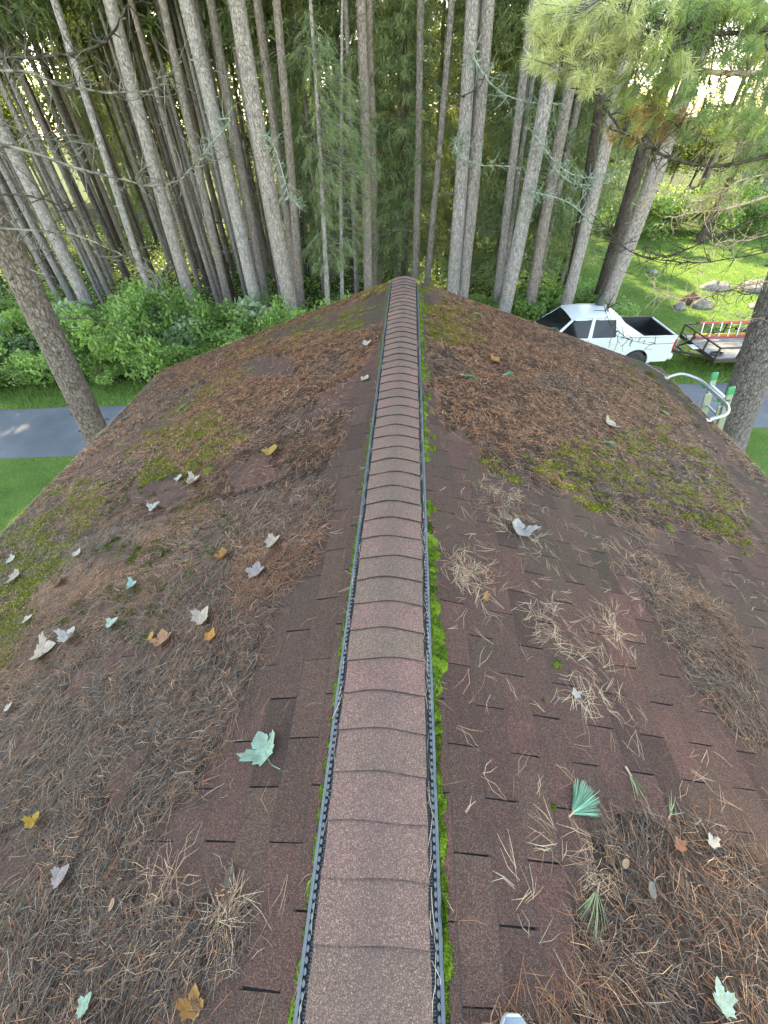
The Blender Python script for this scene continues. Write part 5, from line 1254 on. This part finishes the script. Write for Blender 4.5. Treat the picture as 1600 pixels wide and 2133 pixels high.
# ------------------------------------------------------------------ flatbed trailer and its load
def trailer():
    fc = np.array([10.72, 15.55, 0.]); rz = R(3)
    root = empty('utility_trailer', fc, rz, 'flatbed trailer with grey plank deck and dark steel rails hitched behind the truck', 'trailer')
    W, L, Z = 1.12, 4.6, .62
    for i in range(9):
        y = -W+.06+(2*W-.12)*(i+.5)/9; b = MB(); b.box((L/2, y, Z+rnd.uniform(-.004, .004)), (L-.04, (2*W-.12)/9-.012, .045)); bevel(b.build('plank', M['plank'], root), .005)
    b = MB()
    for s in (-1, 1): b.bar((0, s*W, Z-.04), (L, s*W, Z-.04), .06, .12)
    b.bar((.03, -W+.03, Z-.04), (.03, W-.03, Z-.04), .06, .12); b.bar((L-.03, -W+.03, Z-.04), (L-.03, W-.03, Z-.04), .06, .12)
    for x in (1.2, 2.4, 3.5): b.bar((x, -W+.03, Z-.07), (x, W-.03, Z-.07), .05, .07)
    b.build('frame', M['steel'], root)
    zr = Z+.40
    b = MB()
    for s in (-1, 1): b.bar((.0, s*W, zr), (L, s*W, zr), .045, .045)
    b.bar((.0, -W+.025, zr), (.0, W-.025, zr), .045, .045); b.build('top_rail', M['steel'], root)
    for s in (-1, 1):
        for x in (.0, .75, 1.6, 2.5, 3.4, 4.5):
            b = MB(); b.bar((x, s*W, Z-.02), (x, s*W, zr-.023), .05, .05, (1, 0, 0)); b.build('post', M['steel'], root)
    for y in (-.4, .4):
        b = MB(); b.bar((.0, y, Z-.02), (.0, y, zr-.023), .05, .05, (1, 0, 0)); b.build('post', M['steel'], root)
    b = MB(); b.bar((.0, -.62, Z-.09), (-1.05, -.02, .55), .07, .08); b.bar((.0, .62, Z-.09), (-1.05, .02, .55), .07, .08); b.bar((-.55, -.3, .55), (-.55, .3, .55), .05, .05); b.build('tongue', M['steel'], root)
    b = MB(); b.box((-.12, 0, Z-.02), (.26, .4, .05)); b.build('tongue_plate', M['alu'], root)
    b = MB(); b.tube([(-.8, .0, .15), (-.8, .0, .95)], .03, 8); b.build('jack', M['alu'], root, True)
    for x in (2.6, 3.35):
        for s in (-1, 1):
            a = np.linspace(0, 2*math.pi, 21)[:-1]; wl = MB(); pr = [(.18, -.09), (.29, -.10), (.33, -.07), (.335, 0), (.33, .07), (.29, .10), (.18, .09)]
            V = np.array([(x+r_*math.cos(t), s*(W+.16)+y_, .335+r_*math.sin(t)) for r_, y_ in pr for t in a]); wl.grid(V, 7, 20, None, True); wh = wl.build('wheel', M['rubber'], root, True)
            rm = MB(); V = np.array([(x+r_*math.cos(t), s*(W+.16+y_), .335+r_*math.sin(t)) for r_, y_ in ((.19, .08), (.17, .05), (.02, .07)) for t in a]); rm.grid(V, 3, 20, None, True); rm.build('rim', M['white_paint'], wh, True)
    for s in (-1, 1):
        b = MB(); b.box((2.97, s*(W+.16), .74), (1.5, .26, .03)); b.box((2.97, s*(W+.285), .69), (1.5, .012, .09)); b.build('fender', M['steel'], root)
    c, s_ = math.cos(rz), math.sin(rz)
    wp = lambda x, y, z: np.array([fc[0]+c*x-s_*y, fc[1]+s_*x+c*y, z])
    # red ladder lying on edge along the far rail
    l0 = empty('red_ladder', tuple(wp(.35, .70, Z+.025)), rz, 'red fibreglass ladder lying on its edge along the far trailer rail', 'ladder')
    T = np.array([0, .16, .46])
    for nm, off in (('rail', np.zeros(3)), ('rail', T)):
        b = MB(); b.bar(np.array([-.05, 0, .045])+off, np.array([3.0, 0, .045])+off, .035, .09); bevel(b.build(nm, M['red_fibre'], l0), .006)
    for i in range(9):
        x = .12+i*.34; b = MB(); b.bar(np.array([x, 0, .05]), np.array([x, 0, .05])+T, .05, .03, (1, 0, 0)); b.build('rung', M['alu'], l0)
    for off in (np.zeros(3), T):
        b = MB(); b.box(np.array([-.09, 0, .045])+off, (.10, .045, .10)); b.build('end_cap', M['rubber'], l0)
    b = MB(); b.bar(wp(.45, .93, Z+.06), wp(3.2, .93, Z+.06), .05, .07); tag(bevel(b.build('yellow_rail', M['yellow_fibre']), .005), 'yellow ladder rail lying behind the red ladder on the trailer', 'rail')
    b = MB()
    for k_ in range(5):
        t = np.linspace(0, 2*math.pi, 26); b.tube([wp(.22+.17*math.cos(a+k_)*(1+.1*k_), -.80+.14*math.sin(a+k_), Z+.035+.015*k_) for a in t], .010, 6, False)
    tag(b.build('cable_coil', M['black_plastic'], None, True), 'coiled dark cable on the near front corner of the trailer deck', 'cable')
    o = MB(); o.box(wp(2.75, .15, Z+.16), (.7, .5, .26), [[c, -s_, 0], [s_, c, 0], [0, 0, 1]]); tb = bevel(o.build('tool_box', M['black_plastic']), .04, 3); tag(tb, 'dark box on the trailer deck behind the leaning trunk', 'box')
trailer()

# ------------------------------------------------------------------ boulders on the lawn
for i, (x, y, wpx, hh, lab) in enumerate(((1412, 643, 26, .34, 'small white boulder left of the brown hollow on the lawn'), (1458, 640, 34, .42, 'grey boulder at the right of the brown hollow'), (1488, 602, 46, .40, 'long pale boulder in the middle of the lawn'), (1575, 606, 60, .50, 'broad grey boulder near the right edge of the lawn'), (1580, 640, 40, .25, 'flat pale boulder nearest the trailer'), (1358, 568, 20, .2, 'distant small boulder at the left of the lawn'), (1436, 632, 34, .50, 'brown mossy boulder between two paler ones'))):
    P0 = on_ground(x, y); rr = wpx*depth(P0)/FPX/2*1.15; r = np.random.default_rng(700+i); b = MB(); nu, nv = 7, 14; V = []
    a = np.arange(nv)*2*np.pi/nv
    for k_ in range(nu):
        t = k_/(nu-1)*math.pi*.52; wob = 1+.16*np.sin(2*a+i*1.3)+.08*r.normal(0, 1, nv)
        V.append(np.stack([rr*math.cos(math.pi*.52-t)*wob*np.cos(a)*1.0 if False else rr*np.sin(math.pi*.52-t+.02)*wob*np.cos(a), .75*rr*np.sin(math.pi*.52-t+.02)*wob*np.sin(a), hh*(np.cos(math.pi*.52-t))*(1+.08*r.normal(0, 1, nv))-.03], 1))
    V = np.concatenate(V); b.grid(V, nu, nv, None, True)
    o = b.build('boulder', M['rock'] if i != 6 else plain('brown_rock', (.10, .055, .03), .95, var=.4, sc=6), None, True, tuple(P0)); tag(o, lab, 'boulder', 'boulders on the lawn')

# ------------------------------------------------------------------ grass blades on the lawns and verges
def blades(n, xy, hlo, hhi, wd):
    x, y = xy; n = len(x); q = rng.uniform(0, 6.28, n); h = rng.uniform(hlo, hhi, n); le = rng.normal(0, .5, (n, 2))*h[:, None]
    A_ = np.stack([x-wd*np.cos(q), y-wd*np.sin(q), np.zeros(n)], 1); B_ = np.stack([x+wd*np.cos(q), y+wd*np.sin(q), np.zeros(n)], 1); T_ = np.stack([x+le[:, 0], y+le[:, 1], h], 1)
    t = np.clip(.15+.7*vnoise(x, y, .8)+rng.normal(0, .16, n), 0, 1)
    return np.stack([A_, B_, T_], 1).reshape(-1, 3), np.arange(3*n).reshape(n, 3), np.repeat(t[:, None], 3, 0)*np.ones((1, 3))
gb = MB()
n = 90000; x = rng.uniform(-17, 17, n); y = rng.uniform(1.5, 11.2, n); k_ = (np.abs(x) > 4.3) & (y < 9.95+.058*x+.3*np.sin(x*.09+.4)+.22*rng.random(n)**2); gb.add(*blades(0, (x[k_], y[k_]), .03, .09, .006))
n = 60000; x = rng.uniform(-20, 20, n); y = rng.uniform(12.0, 16, n); ry = 12.95+.058*x+.28*np.sin(x*.09+.4)+.08; k_ = (y > ry-.10*rng.random(n)) & (y < np.where(x < 3, ry+1.9, 16.2)); gb.add(*blades(0, (x[k_], y[k_]), .05, .20, .010))
n = 90000; y = 15+24*rng.random(n)**1.2; x = rng.uniform(6, 30, n); k_ = x < y*.95; gb.add(*blades(0, (x[k_], y[k_]), .03, .09, .014))
o = gb.build('grass', M['grassblade']); tag(o, 'short green grass on the lawns and beside the road', 'grass', kind='stuff')
